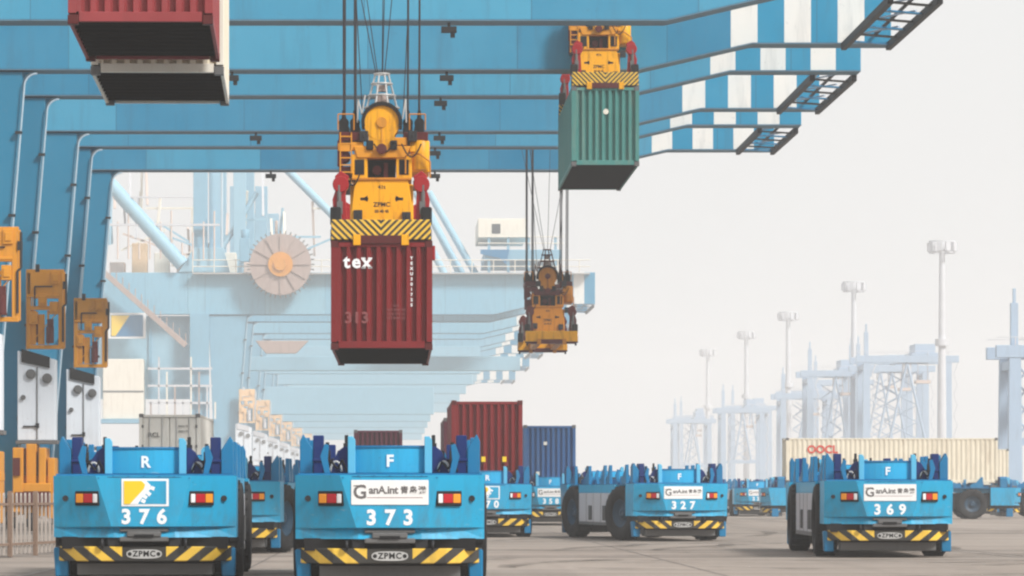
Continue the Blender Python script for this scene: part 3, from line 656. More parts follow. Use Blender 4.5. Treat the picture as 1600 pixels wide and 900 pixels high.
def spreader(label, loc, rope_top, thin_top, closed=True):
    root = thing('container_spreader', label, 'spreader', loc, 0, 'yellow container spreaders')
    def put(n, p=(0, 0, 0), parent=None, rot=(0, 0, 0)): return obj(n, SM[n], parent or root, p, rot)
    for s in (-1, 1):
        eb = put('end_beam', (0, s*5.8, 0)); put('end_tray', (0, 0, 0), eb)
        for x in (-.58, .58): put('lug', (x, 0, 0), eb)
        for x in (-1, 1): put('twistlock', (x*1.12, 0, 0), eb)
        for x in (-1, 1):
            fa = put('flipper_arm', (x*.98, s*5.3, 0)); fa.scale.x = x
            put('flipper_rod', (0.02, 0, 0), fa); put('flipper_tip', (.12, -.16*1, 0), fa)
        put('main_beam', (s*.5, 0, 0))
        put('frame_side', (s*.56, 0, 0)); put('frame_hole', (s*.56, 0, 0))
        put('drum_bolt', (s*.3, 0, 2.72))
    put('headblock'); pn = put('headblock_panel')
    for k, (s_, sz, x, z) in enumerate((('ZPMC', .16, .0, 1.22), ('20 40 45', .10, .0, 1.05), ('41t', .14, 0, 1.66), ('◄', .16, -.42, 1.36), ('►', .16, .42, 1.36))):
        obj('panel_mark', text_mesh(s_, sz, 'black_print', .004), pn, (x, -1.254, z), FACE)
    for x in (-.44, .44): obj('panel_mark', MB().box(x-.1, x+.1, -1.256, -1.25, 1.33, 1.4).mesh('panel_mark', 'black_print'), pn)
    put('frame_top'); ib = put('inner_box'); put('inner_gear', parent=ib); put('inner_tray', parent=ib)
    cd = put('cable_drum'); put('drum_guard', parent=cd); put('drum_boss', parent=cd); put('drum_rib', parent=cd); put('drum_nose', parent=cd)
    for x in (-.78, .86): put('sheave_beam', (x, 0, 0))
    put('motor_block'); put('brake_block'); put('pale_box', (-.62, 0, 0)); put('pale_box', (-.95, 0, -.02)); put('pale_box', (.48, 0, .12))
    put('ladder'); put('side_cage'); put('grease_pan')
    for x, y, z in ((-.6, -1.28, .95), (.62, -1.28, .9), (.9, -1.2, 1.7), (-.9, -1.2, 1.6), (.78, -1.22, 2.95), (-.45, -1.22, 2.95)): put('junction_box', (x, y, z))
    cb = put('cable_basket'); put('basket_cone', parent=cb); put('side_rail')
    for k, (xa, xb, dz) in enumerate(((-.9, -.55, .3), (-.2, .3, .22), (.5, 1.0, .34), (-1.05, -.75, .5))):
        obj('hose', MB().path([(xa+(xb-xa)*q/8, -1.3-.03*k, (2.75 if k % 3 else 2.0)-dz*math.sin(q*math.pi/8)) for q in range(9)], .02, 5).mesh('hose', 'black'), root)
    for x in (-.96, -.68, .66, .95):
        for y in (-1.0, .9): put('sheave', (x, y, 0))
    rt = rope_top-loc[2]
    for x in (-.96, -.68, .66, .95):
        for y in (-1.0, .9):
            obj('hoist_rope', MB().tube((x, y, 3.55), (x*1.03+(.06 if y > 0 else 0), y*1.5, rt), .026, 6).mesh('hoist_rope', 'rope'), root)
    for x, y in thin_top:
        obj('slack_cable', MB().tube((.05*x, -.4, 4.6), (x*1.0, y, rt), .013, 5).mesh('slack_cable', 'rope'), root)
    for x, x2 in ((-.5, -1.3), (.55, 1.25)):
        obj('slack_cable', MB().tube((x, -.8, 3.7), (x2, -.8, rt), .013, 5).mesh('slack_cable', 'rope'), root)
    return root
spreader('large yellow spreader gripping the dark red container', (-.38, 98.5+6.1, 7.57), 26, ((-2.9, -.4), (-2.1, .3), (.35, 0), (1.4, .2), (.15, .5)))
spreader('yellow spreader gripping the green container below the girders', (7.51, 147.5+6.1, 16.15), 27, ((-1.4, 0), (.5, 0)))
sm = spreader('small empty orange yellow spreader hanging on long ropes', (7.13, 194.7, 8.45), 27, ((-3.2, 0), (-2.2, 0), (.4, 0), (2.8, 0)))
backlit_swap = {'yellow': 'rust_shade_orange', 'ochre': 'dark_red', 'beam_stripe': 'yellow', 'crane_red': 'dark_red', 'steel_pale': 'dark_red'}  # darker colours that put backlit shade into the small spreader's paint
for o in list(sm.children):
    for q in [o]+list(o.children):
        n_ = q.data.materials[0].name if q.data else ''
        if n_ in backlit_swap: q.data = far_mesh(q.data, backlit_swap[n_])
# spreader that carries the two upper left containers sits above the frame's edge
spreader('yellow spreader above the rose red container, mostly out of view', (-4.4, 69+6.2, 12.05), 28, ((-1, 0), (1, 0)))

# ------------------------------------------------------------------ guided vehicles
def agv_meshes():
    A = {}
    T = [(-1.5, .38), (-.79, 0), (.79, 0), (1.5, .38)]
    Mi = [(-1.5, .52), (-.53, 0), (.53, 0), (1.5, .52)]
    I = [(-1.5, .53), (-1.12, .40), (-.5, .13), (.5, .13), (1.12, .40), (1.5, .53)]
    Lp = [(-1.5, .53), (-1.12, .36), (-.5, .05), (.5, .05), (1.12, .36), (1.5, .53)]
    vs_ = [(x, y, 1.8) for x, y in T]+[(x, y, .97) for x, y in Mi]+[(x, y, .945) for x, y in I]+[(x, y, .79) for x, y in Lp]
    vs_ += [(-1.5, 1.85, 1.8), (1.5, 1.85, 1.8), (-1.5, 1.85, .79), (1.5, 1.85, .79)]
    fs = [(0, 1, 5, 4), (1, 2, 6, 5), (2, 3, 7, 6)]
    fs += [(4, 5, 10, 9, 8), (5, 6, 11, 10), (6, 7, 13, 12, 11)]
    fs += [(8+i, 9+i, 15+i, 14+i) for i in range(5)]
    fs += [(0, 20, 21, 3, 2, 1), (0, 4, 8, 14, 22, 20), (3, 21, 23, 19, 13, 7), (20, 22, 23, 21), (14, 15, 16, 17, 18, 19, 23, 22)]
    A['end_body'] = MB().add(vs_, fs).mesh('end_body', 'agv_blue')
    A['body_cap'] = MB().box(-1.46, 1.46, .42, 1.85, 1.80, 1.83).mesh('body_cap', 'agv_deep')
    A['bumper_mount'] = MB().box(-1.36, 1.36, .35, 1.6, .60, .80).mesh('bumper_mount', 'black')
    A['bumper_bracket'] = MB().box(-.1, .1, .1, .5, .64, .79).mesh('bumper_bracket', 'steel_dark', .01)
    A['laser_scanner'] = MB().box(-.40, .40, .04, .4, .88, .935).box(-.28, .28, -.02, .3, .80, .89).box(-.40, .40, .0, .36, .72, .80).mesh('laser_scanner', 'steel_mid', .015)
    A['scanner_slot'] = MB().box(-.16, .16, -.03, .0, .795, .84).mesh('scanner_slot', 'black')
    A['bumper'] = MB().prism([(-1.47, .62), (-.9, .08), (.9, .08), (1.47, .62), (1.47, .8), (.85, .3), (-.85, .3), (-1.47, .8)], 'Z', -.12, .12).mesh('bumper', 'bumper_stripe', .015)
    b = [(.29*math.copysign(abs(math.cos(t_))**.55, math.cos(t_)), .075*math.copysign(abs(math.sin(t_))**.8, math.sin(t_))) for t_ in [2*math.pi*k/24 for k in range(24)]]
    A['name_plate'] = MB().prism(b, 'Y', -.012, .0).mesh('name_plate', 'steel_pale')
    A['plate_dot'] = MB().tube((0, -.016, 0), (0, -.012, 0), .035, 8).mesh('plate_dot', 'black_print')
    A['undertray'] = MB().prism([(-1.12, .16), (1.12, .16), (1.12, .4), (-1.12, .4)], 'Y', .5, 1.2).mesh('undertray', 'steel_mid', .02)
    A['undertray_lip'] = MB().box(-1.16, 1.16, .44, .5, .36, .42).mesh('undertray_lip', 'black')
    A['corner_skirt'] = MB().prism([(-.11, .14), (.11, .14), (.11, .62), (-.14, .62)], 'Y', -.18, .2).mesh('corner_skirt', 'agv_deep', .02)
    A['lamp_housing'] = MB().box(-.225, .225, -.03, .03, -.12, .12).mesh('lamp_housing', 'black', .012)
    for k, m_ in (('amber_lens', 'amber'), ('red_lens', 'lamp_red'), ('white_lens', 'lamp_white')):
        wd = {'amber_lens': .068, 'red_lens': .085, 'white_lens': .04}[k]
        A[k] = MB().box(-wd, wd, -.045, -.028, -.072, .072).mesh(k, m_, .008)
    A['panel_bolt'] = MB().tube((0, -.012, 0), (0, .004, 0), .014, 6).mesh('panel_bolt', 'agv_deep')
    A['hatch_seam'] = MB().box(-.6, .6, -.003, .002, -.005, .005).mesh('hatch_seam', 'agv_navy')
    A['tow_eye'] = MB().lathe([(.045, -.02), (.08, -.02), (.08, .02), (.045, .02)], 'X', (0, 0, 0), 14).mesh('tow_eye', 'steel_dark')
    A['side_sensor'] = MB().tube((0, -.05, 0), (0, .03, 0), .05, 10).mesh('side_sensor', 'steel_dark')
    # deck
    A['chassis'] = MB().box(-.95, .95, 1.86, 13.14, .62, 1.5).mesh('chassis', 'steel_dark')
    A['deck'] = MB().prism([(-.98, 1.86), (.98, 1.86), (.98, 4.0), (1.46, 4.0), (1.46, 11.0), (.98, 11.0), (.98, 13.14), (-.98, 13.14), (-.98, 11.0), (-1.46, 11.0), (-1.46, 4.0), (-.98, 4.0)], 'Z', 1.52, 1.79).mesh('deck', 'agv_blue')
    A['side_panel'] = MB().box(-1.47, -1.0, 4.1, 10.9, .46, 1.515).mesh('side_panel', 'panel_grey', .02)
    A['panel_grille'] = MB().box(-1.49, -1.47, -.3, .3, .62, 1.1).mesh('panel_grille', 'steel_dark', .006)
    A['grille_slat'] = MB().box(-1.5, -1.485, -.03, .03, .64, 1.08).mesh('grille_slat', 'steel_mid')
    A['panel_seam'] = MB().box(-1.476, -1.468, -.012, .012, .48, 1.5).mesh('panel_seam', 'steel_dark')
    A['panel_stripe'] = MB().box(-1.476, -1.46, 4.12, 10.88, .462, .56).mesh('panel_stripe', 'steel_mid')
    prof = [(.46, -.25), (.7, -.28), (.81, -.26), (.855, -.19), (.855, .19), (.81, .26), (.7, .28), (.46, .25)]
    A['wheel'] = MB().lathe(prof, 'X', (0, 0, 0), 36).mesh('wheel', 'rubber')
    A['tread_block'] = MB().box(-.22, .22, -.04, .04, .845, .87).mesh('tread_block', 'rubber')
    rim = [(.46, -.2), (.44, -.2), (.36, -.08), (.15, -.06), (.15, -.16), (.01, -.16), (.01, .16), (.46, .2)]
    A['rim'] = MB().lathe(rim, 'X', (0, 0, 0), 28).mesh('rim', 'rim_blue')
    A['fender'] = MB().box(-1.40, -.985, -1.05, 1.05, 1.765, 1.79).mesh('fender', 'agv_deep', .005)
    # equipment on the deck
    arc = [(-.56+1.12*k/8, .22*math.cos((k/8-.5)*math.pi)) for k in range(9)]
    A['front_trough'] = MB().prism([(x, .75-y*.6) for x, y in arc]+[(.56, 1.5), (-.56, 1.5)], 'Z', 1.83, 2.24).mesh('front_trough', 'agv_blue', .012)
    A['trough_rim'] = MB().prism([(x*1.02, .735-y*.6) for x, y in arc]+[(.575, 1.0), (-.575, 1.0)], 'Z', 2.24, 2.275).mesh('trough_rim', 'agv_deep')
    A['trough_post'] = MB().prism([(-.06, 1.83), (.06, 1.83), (.06, 2.36), (.02, 2.42), (-.06, 2.42)], 'Y', .62, .8).mesh('trough_post', 'agv_pale', .008)
    A['trough_gusset'] = MB().prism([(.0, 1.83), (.3, 1.83), (.26, 2.0), (.14, 2.2), (.06, 2.26), (.0, 2.26)], 'Y', .78, .9).mesh('trough_gusset', 'agv_navy', .006)
    A['guide_blade'] = MB().prism([(-.1, 1.83), (.1, 1.83), (.1, 2.22), (.085, 2.25), (-.05, 2.46), (-.1, 2.34)], 'Y', -.2, .2).mesh('guide_blade', 'agv_deep', .01)
    A['guide_block'] = MB().box(-.085, .085, -.22, .22, 1.83, 2.44).box(-.1, .1, -.25, .25, 2.02, 2.07).mesh('guide_block', 'agv_navy', .012)
    A['guide_side'] = MB().prism([(-.32, 1.80), (.42, 1.80), (.42, 1.98), (.05, 2.12), (-.2, 2.42), (-.32, 2.42)], 'X', -.05, .05).mesh('guide_side', 'agv_deep', .01)
    A['guide_shelf'] = MB().box(-.2, .2, -.24, .24, 2.02, 2.06).mesh('guide_shelf', 'agv_navy')
    A['hydraulic_pump'] = MB().tube((0, -.1, 1.92), (0, .3, 1.92), .08, 12).tube((0, 0, 1.83), (.02, 0, 2.16), .03, 8).box(-.12, .1, .1, .3, 1.83, 2.08).mesh('hydraulic_pump', 'steel_mid', .006)
    A['hose_loop'] = MB().path([(.09*math.cos(k*math.pi/8)-.0, 0, 1.86+.16*math.sin(k*math.pi/8)) for k in range(9)], .022, 6).mesh('hose_loop', 'steel_pale')
    A['valve_stack'] = MB().box(-.05, .05, -.05, .05, 1.83, 2.2).box(-.03, .03, -.03, .03, 2.2, 2.33).mesh('valve_stack', 'steel_dark', .008)
    A['junction_box'] = MB().box(-.09, .09, -.08, .08, 1.83, 2.06).box(-.05, .05, -.1, -.08, 1.9, 2.0).mesh('junction_box', 'steel_dark', .01)
    A['cable_tray'] = MB().box(-.03, .03, -.4, .4, 1.83, 1.95).mesh('cable_tray', 'steel_mid')
    A['hinge_arm'] = MB().prism([(-.04, 1.83), (.05, 1.83), (.12, 2.1), (.05, 2.3), (-.02, 2.28), (.0, 2.05)], 'Y', -.06, .06).mesh('hinge_arm', 'agv_deep', .006)
    A['hose_run'] = MB().path([(-.12, 0, 1.86), (-.05, -.05, 2.02), (.05, -.02, 1.9), (.12, -.05, 2.05), (.2, 0, 1.86)], .018, 5).mesh('hose_run', 'black')
    A['deck_rail'] = MB().box(-.12, .12, 1.9, 13.1, 1.79, 1.98).mesh('deck_rail', 'agv_deep', .01)
    A['lift_block'] = MB().box(-.3, .3, -.5, .5, 1.79, 2.06).mesh('lift_block', 'agv_deep', .02)
    # signs
    A['sign_plate'] = MB().box(-.61, .61, -.012, 0, -.195, .195).mesh('sign_plate', 'white', .004)
    A['sign_rule'] = MB().box(-.36, .52, -.015, -.012, -.085, -.077).mesh('sign_rule', 'ghost_print')
    A['emblem_frame'] = MB().box(-.385, .385, -.008, 0, -.225, .225).mesh('emblem_frame', 'white_print')
    A['emblem_field'] = MB().box(-.345, .345, -.012, -.008, -.19, .19).mesh('emblem_field', 'agv_blue')
    A['emblem_white'] = MB().prism([(-.345, .19), (.02, .19), (.09, .12), (.08, .05), (-.06, -.10), (-.12, -.19), (-.345, -.19)], 'Y', -.016, -.012).mesh('emblem_white', 'white_print')
    A['emblem_yellow'] = MB().prism([(-.345, .19), (-.06, .19), (.0, .13), (-.02, .06), (-.25, -.19), (-.345, -.19)], 'Y', -.020, -.016).mesh('emblem_yellow', 'yellow_print')
    A['emblem_step'] = MB().box(-.035, .035, -.016, -.012, -.03, .03).mesh('emblem_step', 'white_print')
    return A
AM = agv_meshes()
for k_, v_ in AM.items():
    if k_ in ('wheel', 'rim'): pass
def agv(label, loc, yaw, number, sign, letter, near=True, steer=0, group='blue automated guided vehicles'):
    """origin on the ground below the middle of the end that faces the camera"""
    root = thing('guided_vehicle', label, 'guided vehicle', loc, R(yaw), group)
    put = lambda n, p=(0, 0, 0), parent=None, rot=(0, 0, 0): obj(n, AM[n], parent or root, p, rot)
    for e_ in (0, 1):
        def E(n, p=(0, 0, 0), parent=None):
            if parent: return put(n, p, parent)
            if e_: return put(n, (-p[0], 15-p[1], p[2]), None, (0, 0, math.pi))
            return put(n, p)
        body = E('end_body'); E('body_cap', (0, 0, 0), body)
        E('bumper_mount'); bu = E('bumper', (0, 0, .52)); ls = E('laser_scanner'); E('scanner_slot', (0, 0, 0), ls)
        pl = E('name_plate', (0, .075, 0), bu)
        for x in (-.235, .235): E('plate_dot', (x, .075, 0), bu)
        obj('plate_lettering', text_mesh('ZPMC', .13, 'black_print', .004, 1.15), bu, (0, .061, 0), FACE)
        for x in (-.5, .5): E('bumper_bracket', (x, 0, 0))
        if near:
            E('hatch_seam', (0, 0, 1.775))
            for x in (-.74, -.5, -.25, 0, .25, .5, .74): E('panel_bolt', (x, 0, 1.785 if abs(x) < .7 else 1.76))
            for x in (-.68, .68): E('tow_eye', (x, .04, .69))
        ut = E('undertray'); E('undertray_lip', (0, 0, 0), ut)
        for s in (-1, 1):
            E('corner_skirt', (s*1.37, .75, 0))
            # lamp cluster follows the raked side panel of the end body
            lx, lz = .93, 1.36; ny = .38*((lx-.79+.313*(1.8-lz)))/.71
            ang = math.atan2(.38, .71)
            lh = obj('lamp_housing', AM['lamp_housing'], root)
            px, py = s*lx, ny-.01
            lh.location = (px, py, lz+.07) if not e_ else (-px, 15-py, lz+.07)
            lh.rotation_euler = (0, 0, s*ang+(math.pi if e_ else 0))
            obj('amber_lens', AM['amber_lens'], lh, (s*.13, 0, 0)); obj('red_lens', AM['red_lens'], lh, (-s*.03, 0, 0)); obj('white_lens', AM['white_lens'], lh, (-s*.165, 0, 0))
            E('side_sensor', (s*1.30, ny+.2, lz+.07))
        tr = E('front_trough'); E('trough_rim', (0, 0, 0), tr)
        for s in (-1, 1):
            E('trough_post', (s*.61, 0, 0))
            g_ = E('trough_gusset', (s*.67, 0, 0)); g_.scale.x = s
            for x, y, nm in ((1.34, 1.1, 'guide_blade'), (1.145, 1.15, 'guide_block')):
                q = E(nm, (s*x, y, 0)); q.scale.x = -s if nm == 'guide_blade' else 1
            E('hydraulic_pump', (s*.80, .9, 0)); E('hose_loop', (s*.86, .72, 0)); E('valve_stack', (s*1.0, .95, 0)); E('valve_stack', (s*.70, 1.3, .12))
            E('junction_box', (s*.92, 1.25, 0)); E('hinge_arm', (s*.99, .62, 0)).scale.x = s; E('hose_run', (s*.88, .66, 0)); E('cable_tray', (s*1.22, 1.4, 0))
    put('chassis'); put('deck')
    sp_ = []
    for s in (-1, 1):
        rz = (0, 0, 0) if s < 0 else (0, 0, math.pi); oy = 0 if s < 0 else 15
        p = put('side_panel', (0, oy, 0), None, rz)
        for y in (5.1, 5.9, 8.6): put('panel_grille', (0, y, 0), p)
        for y in (6.6, 8.0, 9.4): put('panel_seam', (0, y, 0), p)
        put('panel_stripe', (0, 0, 0), p)
        if near:
            for y in (5.1, 5.9, 8.6):
                for k in range(4): put('grille_slat', (0, y-.21+.14*k, 0), p)
        for y in (2.9, 12.1):
            wl = put('wheel', (s*1.30, y, .868)); wl.rotation_euler = (0, 0, (0 if s < 0 else math.pi)+R(steer if y < 5 else steer*.6))
            put('rim', (0, 0, 0), wl)
            if near:
                for k in range(22): put('tread_block', (0, 0, 0), wl, (2*math.pi*k/22, 0, 0))
            put('fender', (0, y, 0) if s < 0 else (0, y, 0), None, rz)
        put('deck_rail', (s*.9, 0, 0))
        for y in (2.6, 5.6, 6.6, 9.6, 12.4): put('guide_side', (s*1.36, y, 0))
        for y in (4.0, 11.0): put('lift_block', (s*.9, y, 0))
        for y in (3.3, 4.7, 7.5, 8.6, 10.4): put('hinge_arm', (s*1.2, y, -.02)).scale.x = s
        for y in (5.0, 7.0, 9.0): put('junction_box', (s*.6, y, -.02))
    # printed signs on the near end
    obj('end_letter', text_mesh(letter, .26, 'white_print', .008), root, (0, .605, 2.02), FACE)
    for k, ch in enumerate(number): obj('number_digit', text_mesh(ch, .33, 'white_print', .012), root, (.29*(k-1), -.004, 1.12), FACE)
    if sign == 'plate':
        sp = put('sign_plate', (0, -.002, 1.525)); put('sign_rule', (0, 0, 0), sp)
        obj('sign_initial', text_mesh('G', .30, 'grey_print', .006), sp, (-.47, -.015, .0), FACE)
        obj('sign_swash', MB().path([(-.56+.0*k, -.014, .10-.0*k) for k in range(1)]+[(-.57, -.014, .105), (-.4, -.014, .115)], .008, 4).mesh('sign_swash', 'grey_print'), sp)
        obj('sign_lettering', text_mesh('anA.int', .17, 'grey_print', .004, .95), sp, (-.1, -.015, .035), FACE)
        obj('sign_lettering', text_mesh('青岛港', .13, 'grey_print', .003, 1.15), sp, (.37, -.015, .03), FACE)
    elif sign == 'emblem':
        sp = put('emblem_frame', (.02, -.002, 1.525))
        for n in ('emblem_field', 'emblem_white', 'emblem_yellow'): put(n, (0, 0, 0), sp)
        for x, z, r_ in ((.12, .07, .4), (.06, -.02, .7), (.0, -.07, .6), (-.03, -.14, .5)): put('emblem_step', (x, 0, z), sp, (0, r_, 0))
    return root
V = agv
V('blue guided vehicle numbered 373 with white sign in centre foreground', (-.11, 64.6, 0), 0, '373', 'plate', 'F')
V('blue guided vehicle numbered 376 with yellow emblem at lower left', (-4.13, 66.9, 0), 1.2, '376', 'emblem', 'R')
V('blue guided vehicle numbered 369 with white sign at right', (11.5, 95.5, 0), -1.8, '369', 'plate', 'F')
V('blue guided vehicle numbered 327 turning, pale side panel and wheels in view', (8.95, 128, 0), 7.0, '327', 'plate', 'F', steer=24)
V('blue guided vehicle showing one large tyre between vehicles 376 and 373', (-4.42, 101.6, 0), -2.2, '361', 'plate', 'F', steer=-20)
V('blue guided vehicle with emblem carrying the tall red container', (3.09, 139, 0), 0, '370', 'emblem', 'R')
V('blue guided vehicle under the dark blue container', (7.14, 190, 0), 0, '358', 'plate', 'F', False)
V('blue guided vehicle behind 373 carrying a maroon container', (-.94, 204.6, 0), 0, '352', 'plate', 'F', False)
V('blue guided vehicle hidden behind the tall red container', (3.2, 171.6, 0), 0, '355', 'plate', 'F', False)
V('blue guided vehicle behind 376 carrying the grey container', (-9.1, 162.6, 0), 0, '349', 'plate', 'F', False)
V('blue guided vehicle standing side on under the long cream container', (36.0, 237, 0), 90, '340', 'plate', 'F', True)
V('blue guided vehicle at the right edge of the picture, one wheel visible', (51.0, 251, 0), 90, '341', 'plate', 'F', False)
V('blue guided vehicle farther back under the second cream container', (45.6, 297, 0), 90, '344', 'plate', 'F', False)
V('hazy blue guided vehicle in the parked row, nearest of three', (23.2, 263, 0), 0, '331', 'plate', 'F', False, group='hazy parked guided vehicles')
V('hazy blue guided vehicle in the parked row, middle of three', (26.4, 285, 0), 0, '332', 'plate', 'F', False, group='hazy parked guided vehicles')
V('hazy blue guided vehicle in the parked row, farthest of three', (26.8, 309, 0), 0, '333', 'plate', 'F', False, group='hazy parked guided vehicles')

DK = 2.08
def on_agv(label, mat_, x, y, **kw): return container(label, mat_, (x, y+7.5, DK), kw.pop('rz', 0), **kw)
c = on_agv('tall red container on the vehicle with the emblem, right of 373', 'cont_red', 3.09, 139)
for x in (-.12, .6): obj('warning_label', MB().box(x-.07, x+.07, L2+.006, L2+.012, .5, .68).mesh('warning_label', 'yellow_print'), c)
for k in range(7): print_on(c, random.choice('TCNU0472'), .09, 'ghost_print', .62, L2+.010, 2.2-k*.12, .003, name='serial_mark')
c = on_agv('dark blue container half hidden behind the tall red one', 'cont_blue', 7.14, 190)
for x, z in ((-.2, 1.75), (-.55, .35)): obj('warning_label', MB().box(x-.08, x+.08, L2+.006, L2+.012, z-.08, z+.08).mesh('warning_label', 'cream'), c)
on_agv('maroon container seen above vehicle 373', 'cont_maroon', -.94, 204.6)
on_agv('dull maroon container peeking out left of the tall red one', 'cont_maroon', 3.2, 171.6)
c = on_agv('weathered grey container with closed doors behind vehicle 376', 'cont_grey', -9.1, 162.6, doors=True)
obj('door_marking', text_mesh('RCL', .26, 'black_print', .004), c, (-.62, L2-.002, 1.75), FACE)
for k, z in enumerate((2.1, 1.9, 1.5, 1.2)): obj('door_marking', text_mesh('REGU 72', .10, 'black_print', .002), c, (.55, L2-.002, z), FACE)
c = container('long cream container seen side on at right, red letters', 'cont_cream', (28.5, 237, DK), R(90), postmat='cont_cream')
obj('lettering', text_mesh('OOCL', .62, 'red_print', .02), c, (-1.225, 4.0, 1.92), (R(90), 0, R(-90)))
container('second cream container just past the end of the long one', 'cont_cream', (38.1, 297, DK), R(90))

# ------------------------------------------------------------------ picket fence by the crane track
fr = thing('picket_fence', 'grey brown steel picket fence at the left edge beside vehicle 376', 'fence', (-10.3, 89, 0), -math.atan2(1.7, 12))
pk = MB().prism([(-.03, .06), (.03, .06), (.03, 1.46), (0, 1.52), (-.03, 1.46)], 'X', -.02, .02).mesh('picket', 'fence')
for i in range(46): obj('picket', pk, fr, (0, i*.44, 0), (R(random.uniform(-.5, .5)), 0, 0))
po = MB().box(-.05, .05, -.05, .05, 0, 1.56).mesh('fence_post', 'fence_rust', .006)
for i in range(8): obj('fence_post', po, fr, (.07, i*2.64-.1, 0))
for z in (.3, 1.25): obj('fence_rail', MB().box(.02, .055, -.2, 20, z-.03, z+.03).mesh('fence_rail', 'fence_rust'), fr)

# ------------------------------------------------------------------ light masts
for k, (y, lab) in enumerate(((948, 'tallest looking light mast at right above the cream container'), (1131, 'second light mast from the right in the haze'), (1321, 'third light mast from the right, faint'), (1479, 'fourth light mast from the right, very faint'), (1662, 'leftmost light mast, barely visible in the haze'))):
    m_ = thing('light_mast', lab, 'light mast', (126.2, y, 0), 0, 'row of tall light masts')
    m_.scale = (1.11, 1.11, 1.11)
    obj('pole', MB().tube((0, 0, 0), (0, 0, 51.5), 1.05, 14, .6).mesh('pole', 'mast'), m_)
    obj('collar', MB().tube((0, 0, 32), (0, 0, 33.4), 1.5, 14).mesh('collar', 'mast'), m_)
    obj('head_frame', MB().lathe([(2.5, 51.3), (2.8, 51.3), (2.8, 51.6), (2.5, 51.6)], 'Z', (0, 0, 0), 20, False).lathe([(2.5, 53.6), (2.8, 53.6), (2.8, 53.9), (2.5, 53.9)], 'Z', (0, 0, 0), 20, False).tube((0, 0, 51), (0, 0, 54), .6, 10).mesh('head_frame', 'mast'), m_)
    for q in range(10):
        a_ = 2*math.pi*q/10
        obj('floodlight', MB().box(-.55, .55, -.3, .3, 51.7, 53.5, Matrix.Translation((2.8*math.cos(a_), 2.8*math.sin(a_), 0)) @ Matrix.Rotation(a_+math.pi/2, 4, 'Z')).mesh('floodlight', 'mast', .02), m_)

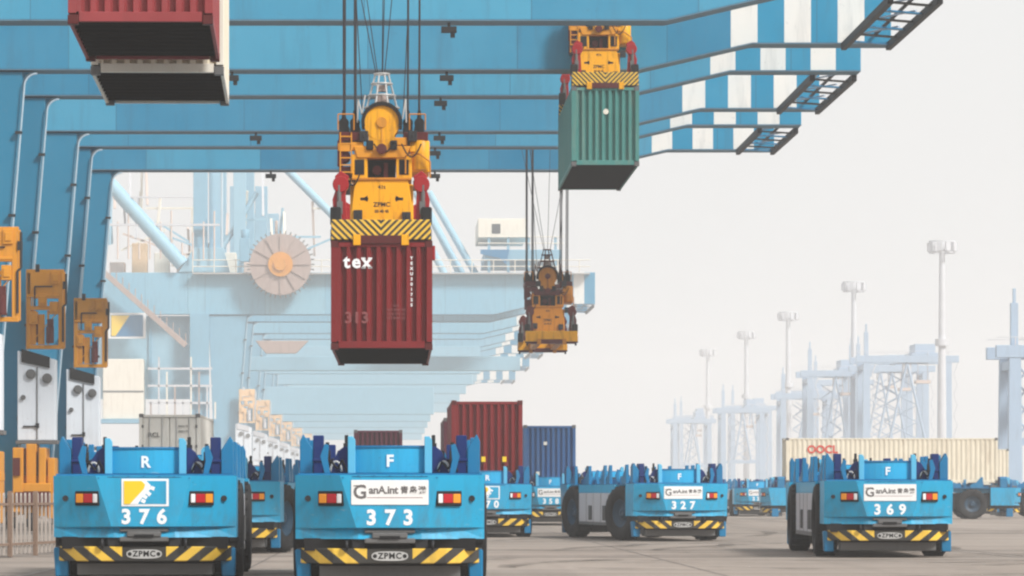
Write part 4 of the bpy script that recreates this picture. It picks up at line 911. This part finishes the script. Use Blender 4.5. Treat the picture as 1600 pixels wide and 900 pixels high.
# ------------------------------------------------------------------ yard gantries
def yard_gantry(label, x, y, wd, h, dep=9):
    r_ = thing('yard_gantry', label, 'gantry crane', (x, y, 0), 0, 'hazy yard gantry cranes')
    for sx in (0, 1):
        for yy in (0, dep):
            obj('gantry_leg', MB().prism([(sx*wd-1.0, 1.2), (sx*wd+1.0, 1.2), (sx*wd+.8, h), (sx*wd-.8, h)], 'Y', yy-.5, yy+.5).mesh('gantry_leg', 'gantry', .03), r_)
            obj('gantry_wheel_set', MB().box(sx*wd-.9, sx*wd+.9, yy-1.4, yy+1.4, .35, 1.3).tube((sx*wd-.3, yy-.8, .4), (sx*wd+.3, yy-.8, .4), .4, 12).tube((sx*wd-.3, yy+.8, .4), (sx*wd+.3, yy+.8, .4), .4, 12).mesh('gantry_wheel_set', 'ochre', .03), r_)
        obj('gantry_end_beam', MB().box(sx*wd-.6, sx*wd+.6, .5, dep-.5, h-1.6, h-.4).mesh('gantry_end_beam', 'gantry', .03), r_)
        obj('gantry_ladder', MB().path([(sx*wd+1.3, -.7, 3+2.5*k if k % 2 else 3+2.5*k) if k % 2 else (sx*wd+2.2, -.7, 3+2.5*k) for k in range(int((h-3)/2.5)+1)], .12, 5).mesh('gantry_ladder', 'mast'), r_)
    for yy in (0, dep):
        obj('gantry_girder', MB().box(-2.6, wd+2.6, yy-.6, yy+.6, h, h+1.7).mesh('gantry_girder', 'gantry', .04), r_)
        obj('gantry_handrail', MB().tube((-2.6, yy-.6, h+2.8), (wd+2.6, yy-.6, h+2.8), .06, 5).mesh('gantry_handrail', 'mast'), r_)
    tr = obj('gantry_trolley', MB().box(wd*.55, wd*.9, -.4, dep+.4, h+1.7, h+2.4).box(wd*.6, wd*.85, .8, dep-.8, h+2.4, h+4.6).mesh('gantry_trolley', 'gantry', .05), r_)
    obj('trolley_cabin', MB().box(wd*.45, wd*.55, 0, 2.5, h-2.6, h-.2).mesh('trolley_cabin', 'mast', .05), tr)
    obj('gantry_hoist', MB().box(wd*.62, wd*.8, 2, 6, h-5, h-4.2).tube((wd*.65, 3, h-4.2), (wd*.65, 3, h+1.7), .08, 5).tube((wd*.77, 3, h-4.2), (wd*.77, 3, h+1.7), .08, 5).mesh('gantry_hoist', 'rust_pale', .02), r_)
    for k in range(4):
        z0 = h*.42+1+(h*.5)*k/4
        for sx in (-1, 1): obj('lattice_bar', MB().tube((wd*.5+sx*wd*.2, dep, z0), (wd*.5-sx*wd*.2, dep, z0+h*.12), .16, 5).mesh('lattice_bar', 'gantry'), r_)
    for k in range(5): obj('handrail_post', MB().tube((wd*k/4, -.6, h+1.7), (wd*k/4, -.6, h+2.8), .08, 5).mesh('handrail_post', 'mast'), r_)
    obj('gantry_mast', MB().box(-.5, .5, .2, 1.2, h+1.7, h+7.5).box(-.2, .2, .4, .9, h+7.5, h+9.5).mesh('gantry_mast', 'gantry', .03), r_)
    obj('gantry_cross_beam', MB().box(.8, wd-.8, -.4, .4, h*.40, h*.40+1.0).mesh('gantry_cross_beam', 'gantry', .03), r_)
    for a_, b_ in ((0.28, .5), (.72, .5)): obj('gantry_brace', MB().tube((wd*a_, 0, h*.4+1), (wd*b_, 0, h), .3, 8).mesh('gantry_brace', 'gantry'), r_)
yard_gantry('yard gantry crane cut by the right edge, clearest in the haze', 84.5, 560, 5.5, 20, 9)
yard_gantry('yard gantry crane standing behind the nearest light mast', 115, 1003, 20, 33.4, 13)
yard_gantry('yard gantry crane just left of the nearest light mast, overlapping another', 124, 1100, 18, 34, 13)
yard_gantry('fainter yard gantry crane between the first and second light masts', 112, 1110, 14, 33, 13)
yard_gantry('faint yard gantry crane left of the second light mast', 117, 1240, 14, 30, 13)
yard_gantry('fainter yard gantry crane beside the third light mast', 110, 1380, 13, 28.5, 13)
yard_gantry('faintest yard gantry crane farthest left in the haze', 106, 1560, 13, 28, 13)
yard_gantry('tall yard gantry crane rising behind the light mast at far right', 132, 1190, 17, 37, 13)
yard_gantry('yard gantry crane overlapping between second and nearest light masts', 134, 1310, 16, 36, 13)
yard_gantry('pale yard gantry crane just right of the second light mast', 138, 1450, 15, 36, 13)
yard_gantry('very pale yard gantry crane right of the third light mast', 128, 1560, 14, 33, 13)
yard_gantry('palest narrow yard gantry crane between third and fourth light masts', 118, 1700, 11, 32, 13)
